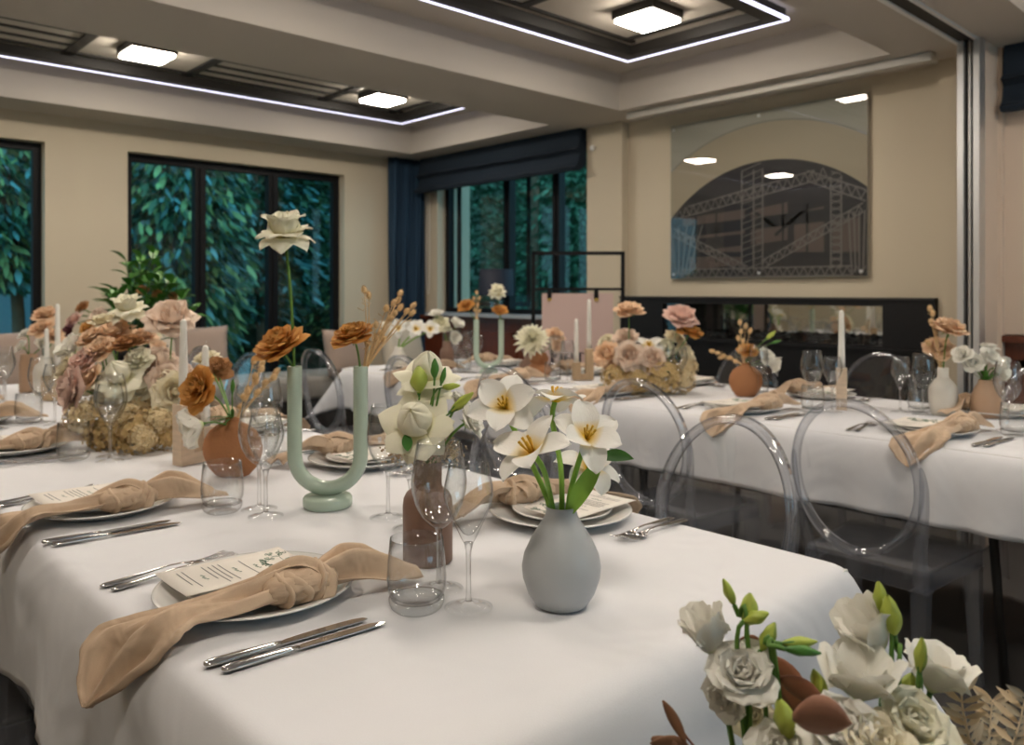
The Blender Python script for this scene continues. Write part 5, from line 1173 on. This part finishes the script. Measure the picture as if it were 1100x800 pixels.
for i, (kd, x, y, dd, sz, mt, lb) in enumerate((('ruffle', 79, 344, -.1, .062, 'p_pink', 'dusty pink bloom at the left of the dark arrangement'), ('ruffle', 105, 339, -.1, .065, 'p_blush', 'peach-pink bloom left of centre in the dark arrangement'), ('carn', 95, 352, -.25, .055, 'p_rust', 'rust bloom low in the dark arrangement'), ('ruffle', 72, 356, -.15, .055, 'p_maroon', 'dark maroon bloom low left of the dark arrangement'),
        ('ruffle', 112, 352, -.1, .05, 'p_maroon', 'dark maroon bloom in the middle of the dark arrangement'), ('double', 163, 362, -.2, .055, 'p_cream', 'cream bloom right of centre in the dark arrangement'), ('ruffle', 170, 372, -.25, .05, 'p_peach', 'peach bloom low right of the dark arrangement'), ('ruffle', 88, 330, .0, .05, 'p_brown', 'brown dried bloom at the upper left of the dark arrangement'),
        ('ruffle', 154, 311, .0, .038, 'p_brown', 'small brown dried head among the magnolia leaves, left one'), ('ruffle', 170, 315, .0, .036, 'p_brown', 'small brown dried head among the magnolia leaves, middle one'), ('ruffle', 187, 318, .0, .034, 'p_brown', 'small brown dried head among the magnolia leaves, right one'), ('double', 120, 358, -.2, .05, 'p_ivory', 'ivory bloom under the maroon bloom of the dark arrangement'))):
    fl(kd, W3(x, y, 4.6+dd), sz, dirv((x-130)/80, .7, .7), UB, mt, lb, sr=.003)
# ------------------------------------------------------------------ fireplace-side table centrepieces
def dpt(v): return Vector((v.x, v.y, 0)).dot(FW)
# white tulips and white roses at the far end
p = W(428, 398, TZ); p.x = min(p.x, 3.1); d = dpt(p); vase('vase', 'white round vase with white tulips at the far end of the fireplace table', (p.x, p.y, VZ), inner([(0, 0), (.03, 0), (.052, .04), (.05, .07), (.026, .11), (.022, .13)], .003, .04), 'cream'); B = Vector((p.x, p.y, VZ+.10))
for i, (x, y, ax, lb) in enumerate(((428, 352, (-.3, .5, .9), 'far white tulip, left one of the far-end bunch'), (447, 353, (0, .5, .9), 'far white tulip, middle one of the far-end bunch'), (462, 353, (.2, .6, .9), 'far white tulip, right one of the far-end bunch'))):
    fl('tulip', W3(x, y, d), .058, dirv(*ax), B, 'p_tulip', lb, stem='tulipstem', sr=.004, var=i+1)
p = W(480, 396, TZ); p = Vector((min(p.x, 3.1), p.y, 0)); d = dpt(p); vase('vase', 'taupe bottle vase with white roses at the far end of the fireplace table', (p.x, p.y, VZ), inner([(0, 0), (.038, 0), (.0405, .003), (.0405, .09), (.035, .112), (.0235, .123), (.0235, .155)], .003, .04), 'taupe'); B = Vector((p.x, p.y, VZ+.12))
for i, (k, x, y, s, ax, m_, lb) in enumerate((('double', 469, 337, .055, (-.1, 1, .4), 'p_white', 'top white bloom of the far-end taupe vase'), ('rose2', 473, 348, .060, (-.1, .6, .8), 'p_ivory', 'ivory rose under the top white bloom at the far end'), ('lisi', 491, 348, .042, (.5, .8, .4), 'p_white', 'white lisianthus at right of the far-end taupe vase'), ('double', 489, 362, .048, (.5, .3, .8), 'p_white', 'lowest white bloom of the far-end taupe vase'), ('double', 479, 352, .040, (.2, .8, .6), 'p_ivory', 'small ivory bud-like bloom at the far end'))):
    fl(k, W3(x, y, d), s, dirv(*ax), B, m_, lb)
# sage U vase in the back
p = W(526, 404, TZ); p.x, p.y = 2.95, 3.28; q = RT*((526-550)/FPX*dpt(Vector((2.95, 3.28, 0)))); d = 4.38; p = FW*d+RT*((525-550)/FPX*d)
t = thing('tube_vase', 'sage green U-shaped tube vase at the back, on the fireplace table', 'vase', (p.x, p.y, VZ), rad(-43+12)); ubody(.068, .287, .0150, t); MB().lathe([(0, 0), (.047, 0), (.050, .003), (.050, .018), (.047, .022), (0, .022)], 40).build('foot', 'sage', t)
e = Vector((math.cos(rad(-31)), math.sin(rad(-31)), 0)); ML2 = Vector((p.x, p.y, VZ+.262))-e*.068; MR2 = Vector((p.x, p.y, VZ+.262))+e*.068
fl('ruffle', W3(500, 328, d), .052, dirv(-.3, .7, .6), ML2, 'p_rust', 'rust rose in the left tube of the sage vase at the back'); fl('ruffle', W3(537, 333, d), .050, dirv(.1, .9, .5), MR2, 'p_rust', 'rust rose in the right tube of the sage vase at the back')
fl('tall', W3(534, 314, d), .052, dirv(0, .9, .4), MR2, 'p_ivory', 'white rose standing highest over the sage vase at the back', var=2)
sprig(ML2, [W3(x, y, d) for x, y in ((512, 314), (515, 320), (509, 320), (513, 327), (510, 333), (515, 334), (512, 341))], .0095, 'dried sprig in the left tube of the sage vase at the back', 8)
# double gourd terracotta vase
p = W(579, 404, TZ); d = dpt(p); GOURD = inner([(0, 0), (.045, 0), (.058, .012), (.064, .030), (.060, .048), (.045, .060), (.040, .066), (.045, .074), (.052, .086), (.050, .100), (.040, .112), (.038, .120)], .003, .04)
vase('vase', 'terracotta double gourd vase on the fireplace table left of the oak candle holder', (p.x, p.y, VZ), GOURD, 'terra'); B = Vector((p.x, p.y, VZ+.10))
fl('dahlia', W3(571, 364, d-.05), .098, dirv(-.1, .6, .8), B, 'p_ivory', 'big ivory dahlia in the gourd vase'); fl('ruffle', W3(597, 360, d), .062, dirv(.5, .7, .5), B, 'p_peach', 'peach rose right of the ivory dahlia'); fl('ruffle', W3(598, 371, d-.03), .045, dirv(.7, .2, .6), B, 'p_peach', 'lower peach rose at the lip of the gourd vase')
p = p+RT*-.045+FW*.10; vase('vase', 'dusky round terracotta vase half hidden behind the double gourd vase', (p.x, p.y, VZ), inner([(0, 0), (.04, 0), (.058, .025), (.055, .055), (.03, .085), (.02, .10)], .003, .04), 'taupe')
# oak candle holder
p = W(626, 408, TZ); c0 = Vector((p.x, p.y, VZ)); a = rad(-43+4); ex = Vector((math.cos(a), math.sin(a), 0))
holder(tuple(c0), .052, .020, .088, .155, .040, .030, 'pale oak U-shaped candle holder on the fireplace table before the pink sign', a, 'oak'); candle(c0-ex*.032+UPV*.0885, .215, .0125, 'shorter white candle before the pink sign'); candle(c0+ex*.032+UPV*.1555, .245, .0125, 'taller white candle before the pink sign')
# peach arrangement
p = W(697, 424, TZ); d = dpt(p)+.06; p = p+FW*.08
ARR2 = [('carn', 676, 335, d, .060, (0, .95, .35), 'p_peach', 'tall peach rose at the left of the fireplace table arrangement'), ('rose2', 732, 340, d, .068, (.1, .85, .5), 'p_pink', 'tall pink rose at the right of the fireplace table arrangement'),
 ('carn', 741, 357, d-.02, .052, (.3, .9, .3), 'p_rust', 'rust rose just below the tall pink rose'), ('rose2', 652, 381, d, .060, (-.6, .5, .7), 'p_peach', 'peach rose at the left side of the fireplace table arrangement'), ('ruffle', 672, 362, d+.05, .055, (-.2, .9, .5), 'p_blush', 'blush rose under the tall peach rose'),
 ('ruffle', 651, 366, d+.08, .040, (-.6, .8, .3), 'p_cream', 'cream bloom at the upper left of the fireplace table arrangement'), ('rose2', 676, 382, d-.06, .062, (-.1, .5, .9), 'p_blush', 'peach-blush rose facing out, left of centre'), ('tulip', 697, 370, d, .055, (0, .9, .4), 'p_tulip', 'white bloom with yellow heart at the top middle'),
 ('double', 712, 374, d+.02, .060, (.1, .8, .6), 'p_ivory', 'ivory bloom right of the yellow-hearted bloom'), ('rose2', 700, 386, d-.06, .058, (.1, .5, .9), 'p_blush', 'dusty blush rose in the centre of the fireplace table arrangement'), ('ruffle', 725, 362, d+.04, .045, (.3, .8, .4), 'p_cream', 'cream bloom behind the pink rose stem'),
 ('double', 736, 380, d+.02, .058, (.7, .6, .5), 'p_cream', 'cream ruffled bloom at the right side of the arrangement'), ('hyd', 662, 404, d-.02, .055, (-.5, .4, .7), 'hyd', 'dried tan hydrangea at the left base of the fireplace arrangement'), ('hyd', 684, 408, d-.05, .055, (-.1, .3, .9), 'hyd', 'dried tan hydrangea at the middle base of the fireplace arrangement'),
 ('hyd', 712, 405, d-.05, .070, (.2, .4, .8), 'hyd', 'dried tan hydrangea at the right base of the fireplace arrangement'), ('hyd', 731, 408, d-.02, .052, (.6, .3, .7), 'hydl', 'pale hydrangea cluster at the lower right of the fireplace arrangement'), ('hyd', 738, 394, d+.02, .040, (.8, .5, .4), 'hydl', 'yellowish hydrangea head at the right edge of the fireplace arrangement'), ('hyd', 690, 398, d-.03, .045, (0, .6, .8), 'hydl', 'cream hydrangea behind the glasses of the fireplace arrangement')]
arrangement((p.x, p.y, VZ), ARR2, 'low bowl hidden under the peach arrangement of the fireplace table', 0, .11)
# round terracotta vase on the fireplace table
p = W(801, 426, TZ); d = dpt(p); vase('vase', 'round terracotta vase on the fireplace table, before a clear chair', (p.x, p.y, VZ), ROUND, 'terra', .98, .55, rz=rad(-43)); B = Vector((p.x, p.y, VZ+.115))
fl('ruffle', W3(803, 376, d+.02), .050, dirv(-.1, .9, .5), B, 'p_rust', 'rust rose over the round terracotta vase of the fireplace table'); fl('double', W3(823, 383, d-.02), .046, dirv(.3, .5, .8), B, 'p_white', 'white lisianthus right of the rust rose, fireplace table'); fl('lisi', W3(832, 392, d), .042, dirv(.9, -.2, .4), B, 'p_white', 'white lisianthus hanging farthest right over the fireplace table vase')
bud(W3(828, 360, d), B, .055, dirv(.8, .7, 0), 'yellow-green bud pointing right above the white lisianthus, fireplace table', 'bud', fat=.35); bud(W3(834, 367, d+.02), B, .045, dirv(1, .3, 0), 'slim green bud lower right of the yellow-green bud, fireplace table', 'leaf', fat=.3)
sprig(B, [W3(x, y, d) for x, y in ((795, 346), (801, 350), (796, 356), (806, 355), (793, 363), (798, 366), (795, 375), (800, 383), (765, 377), (771, 379), (777, 382), (784, 384), (790, 388), (774, 384))], .0105, 'dried sprig with a branch reaching left, fireplace table', 9)
# candle in a travertine block, seen edge-on
p = W(904, 440, TZ); c0 = Vector((p.x, p.y, VZ)); a = rad(25); ex = Vector((math.cos(a), math.sin(a), 0))
holder(tuple(c0+ex*.033), .052, .019, .155, .090, .038, .030, 'travertine candle holder seen edge-on among the glasses of the fireplace table', a, 'travertine'); candle(c0+UPV*.1555, .215, .0122, 'white candle behind the clear chair back, edge-on holder'); candle(c0+ex*.066+UPV*.0905, .14, .0115, 'burnt-down white candle hidden in line behind the taller one')
# cream bottle vase and tan vase
p = W(1013, 446, TZ); d = dpt(p); vase('vase', 'cream bottle vase with a peach rose on the fireplace table', (p.x, p.y, VZ), inner([(0, 0), (.034, 0), (.040, .006), (.0460, .05), (.0475, .085), (.044, .105), (.034, .120), (.021, .132), (.0185, .140), (.0185, .168)], .003, .04), 'cream'); B = Vector((p.x, p.y, VZ+.13))
fl('ruffle', W3(1020, 352, d), .070, dirv(.1, .95, .35), B, 'p_peach', 'large peach rose high over the cream bottle vase'); fl('ruffle', W3(1008, 374, d+.04), .060, dirv(-.3, .7, .6), B, 'p_peach', 'lower peach bloom under the large one, cream bottle vase')
sprig(B, [W3(x, y, d+.03) for x, y in ((999, 331), (1002, 336), (1000, 345), (1006, 349), (997, 368), (1010, 388), (1007, 380), (1012, 395))], .0105, 'peach dried sprig left of the large peach rose', 10, mat='straw')
p = W(1059, 448, TZ); d = dpt(p); vase('vase', 'tan ceramic vase with white lisianthus on the fireplace table, at right', (p.x, p.y, VZ), inner([(0, 0), (.042, 0), (.048, .006), (.050, .045), (.046, .075), (.034, .105), (.025, .120), (.0235, .130)], .003, .04), 'tan'); B = Vector((p.x, p.y, VZ+.10))
for (k, x, y, s, ax, lb) in (('double', 1046, 390, .048, (-.4, .45, .9), 'white lisianthus facing out, front left of the tan vase'), ('double', 1034, 381, .044, (-.7, .6, .5), 'white lisianthus at the upper left of the tan vase'), ('double', 1063, 383, .046, (.1, .6, .8), 'white lisianthus facing out in the middle of the tan vase'), ('double', 1062, 373, .042, (.1, 1, .1), 'white lisianthus at the top back of the tan vase'), ('lisi', 1076, 396, .042, (.7, .0, .7), 'white lisianthus drooping right over the tan vase')):
    fl(k, W3(x, y, d+(.03 if y < 380 else -.02)), s, dirv(*ax), B, 'p_white', lb)
t = thing('foliage_tuft', 'green leaves between the lisianthus stems of the tan vase', 'foliage', B, 0)
for k in range(9): leafm(t, Vector((0, 0, .02)), dirv(rr.uniform(-.8, .8), rr.uniform(.6, 1), rr.uniform(-.3, 1)), rr.uniform(.06, .10), .008, 'leaf', 'leaf', .2)
# ------------------------------------------------------------------ tall arrangement standing in the foreground, lower right
D = .66; fc = W3(890, 800, D); fx, fy = fc.x, fc.y
t = thing('flower_stand', 'round dark pedestal under the foreground lisianthus arrangement', 'plinth', (fx, fy, 0)); MB().lathe([(0, 0), (.13, 0), (.13, .012), (.03, .03), (.025, .50), (.11, .53), (.12, .55), (0, .55)], 40).build('pedestal', 'dark', t)
vase('vase', 'low cream bowl of the foreground lisianthus arrangement', (fx, fy, .551), inner([(0, 0), (.05, 0), (.09, .05), (.10, .12), (.095, .15)], .004, .06), 'cream'); FB = Vector((fx, fy, .66))
def ff(kind, x, y, dd, s, ax, lb, mt='p_white', var=None, via=None, spin=None): return fl(kind, W3(x, y, D+dd), s, dirv(*ax), FB+RT*max(-.06, min(.06, (x-890)/1400)), mt, lb, var=var, sr=.0024, via=via, spin=spin)
ff('lisic', 758, 678, .02, .034, (-.35, 1, .1), 'half-closed white lisianthus highest on the left, over the cloth edge', var=1)
ff('double', 797, 722, .0, .034, (-.15, .8, .6), 'large double white lisianthus at left of the foreground bunch', var=0)
ff('double', 782, 748, .01, .026, (-.7, -.1, .6), 'drooping petals under the large double lisianthus on the left', var=1)
ff('lisic', 932, 676, .03, .040, (-.55, .85, .2), 'white lisianthus cup tilted left below the tallest green buds', var=2)
ff('lisi', 924, 727, .0, .034, (.0, 1, .12), 'widest white lisianthus cup, centre right of the foreground', var=0)
ff('lisi', 1006, 722, .02, .030, (.25, 1, .1), 'white lisianthus cup at right behind the single green bud', var=1)
ff('double', 980, 778, -.03, .038, (.2, .8, .6), 'creamy double lisianthus at the bottom edge, right', 'p_ivory', var=2)
ff('double', 902, 785, -.04, .036, (-.1, .8, .6), 'white bloom behind the round copper leaf at the bottom edge', var=1)
ff('double', 836, 806, -.03, .030, (-.3, .8, .5), 'white bloom cut by the bottom edge left of the green bud', var=0)
ff('double', 808, 768, .05, .024, (-.2, .5, .6), 'small cream bloom in shade behind the green stems', 'p_cream', var=2)
ff('lisi', 872, 762, .06, .022, (.1, 1, .1), 'small ivory lisianthus behind the yellow-green bud', 'p_ivory', var=2)
ff('double', 945, 800, -.05, .036, (.1, .9, .4), 'ivory bloom between the two bottom right blooms', 'p_cream', var=0)
FBb = lambda x: FB+RT*max(-.06, min(.06, (x-890)/1400))
def fb(x, y, dd, s, ax, lb, mt='bud', fat=.34, via=None): return bud(W3(x, y, D+dd), FBb(x), s, dirv(*ax), lb, mt, fat=fat, via=via, sr=.0021)
fb(783, 636, .02, .024, (-.42, 1, 0), 'tallest green bud on the left, leaning left', fat=.36, via=W3(803, 680, D+.01))
fb(804, 655, .02, .028, (.10, 1, .0), 'plump yellow-green bud right of the tallest left bud', fat=.55); fb(812, 663, .01, .022, (.9, .35, .1), 'pale unfolding bud pointing right at upper left', fat=.5)
fb(825, 684, .01, .026, (.5, 1, 0), 'yellow bud above the curved horizontal stems', fat=.46, via=W3(822, 745, D+.01))
fb(858, 690, .0, .030, (1, .06, 0), 'upper horizontal green bud over the cloth', fat=.30, via=W3(830, 712, D)); fb(862, 699, -.01, .030, (1, -.12, 0), 'lower horizontal green bud over the cloth', 'leaf', fat=.28, via=W3(834, 716, D))
fb(946, 642, .03, .028, (-.15, 1, 0), 'tallest yellow-green bud on the right', fat=.42, via=W3(958, 700, D+.02)); fb(957, 661, .02, .036, (-.22, 1, .1), 'fat green bud right below the tallest right bud', fat=.46, via=W3(966, 720, D+.01))
fb(989, 704, -.01, .030, (.02, 1, .1), 'green bud upright before the right lisianthus cup', fat=.34, via=W3(988, 752, D)); fb(975, 742, .03, .032, (.2, 1, .1), 'wide yellow-green bud left of the right cup', fat=.55)
fb(880, 738, .0, .032, (-.35, 1, .1), 'yellow-green bud left of the widest lisianthus cup', fat=.40); fb(843, 772, -.03, .034, (-.3, 1, .1), 'yellow-green bud by the copper leaf', fat=.50)
def dleaf(x, y, dd, d_, L, wd, lb, mt='brownleaf', base=None, droop=.1):
    p = W3(x, y, D+dd); o = leafm(None, p, d_, L, wd, mt, 'dried_leaf', droop, Vector(d_).cross(FW+UPV*.35)); tag(o, lb, 'leaf')
    sm = o.modifiers.new('s', 'SOLIDIFY'); sm.thickness = .0005; return o
dleaf(851, 770, -.08, dirv(1, .02, .25), .040, .0185, 'round copper-brown leaf over the white bloom at the bottom', pm('copper_leaf', (.46, .23, .15), .55, var=.12, bscale=60), droop=0)
dleaf(832, 705, .03, dirv(.5, -.9, .2), .052, .012, 'curled dark red-brown leaf upright behind the stems'); dleaf(836, 728, .0, dirv(.9, -.35, .3), .040, .010, 'folded copper leaf above the round copper leaf')
dleaf(838, 745, .03, dirv(.6, -.9, .1), .045, .013, 'dark brown leaf in shade beside the bud'); dleaf(818, 690, .05, dirv(-.6, .2, .1), .022, .005, 'small dark maroon twig tip behind the double lisianthus')
for (x, y, d_, L, w2, lb) in ((712, 752, (.55, -.9, .1), .036, .0045, 'narrow curled brown leaf standing before the cloth at left'), (742, 806, (-1, .35, .1), .036, .009, 'broad brown leaf at the bottom edge, far left of the bunch'), (700, 792, (.8, -.5, .1), .030, .009, 'tan brown leaf tip at the bottom edge before the cloth')): dleaf(x, y, .0, dirv(*d_), L, w2, lb, pm('dried_leaf_tan', (.30, .15, .08), .5, var=.3, bscale=60))
o = bpy.data.objects['dried_leaf']
t = thing('dried_branch', 'thin brown twig rising to the narrow curled leaves before the cloth', 'branch', FB, 0); MB().tube([(0, 0, 0), W3(770, 830, D)-FB, W3(738, 792, D)-FB, W3(722, 768, D)-FB], .0010, 5).build('twig', 'brownleaf', t)
# bleached ruscus branches
for bi, (tips, lb) in enumerate((([(1045, 830), (1040, 790), (1034, 760), (1032, 728)], 'bleached ivory leafy branch, left one at the lower right corner'), ([(1060, 835), (1062, 800), (1064, 775), (1066, 752)], 'bleached ivory leafy branch, middle one at the lower right corner'), ([(1075, 835), (1088, 800), (1096, 775), (1102, 748)], 'bleached ivory leafy branch, right one at the lower right corner'))):
    t = thing('bleached_branch', lb, 'branch', FB, 0); dd = (.02, .05, .0)[bi]; r0 = FB+RT*.06; pts = spl([Vector((0, 0, 0))+RT*.06]+[W3(x, y, D+dd)-FB for x, y in tips], 30); MB().tube(pts, [.0012]*20+[.0008]*10, 5).build('twig', 'ivory', t); mb = MB(); rr = random.Random(bi)
    for q in range(7, 30, 2):
        p = pts[q]; tn = (pts[min(q+1, 29)]-pts[q-1]).normalized()
        for sg in (-1, 1):
            d_ = (tn*.55+RT*sg*rr.uniform(.6, 1.0)+FW*rr.uniform(-.5, .5)).normalized(); s_ = d_.cross(FW).normalized(); L = rr.uniform(.016, .025); P = []
            for j in range(6):
                v = j/5; w2 = .0028*math.sin(math.pi*min(1, v*.97+.04)); c = p+d_*L*v
                for uu in (-1, 0, 1): P.append(c+s_*w2*uu-FW*abs(uu)*w2*.4)
            mb.grid(P, 3, 6)
    mb.build('leaves', 'ivory', t)
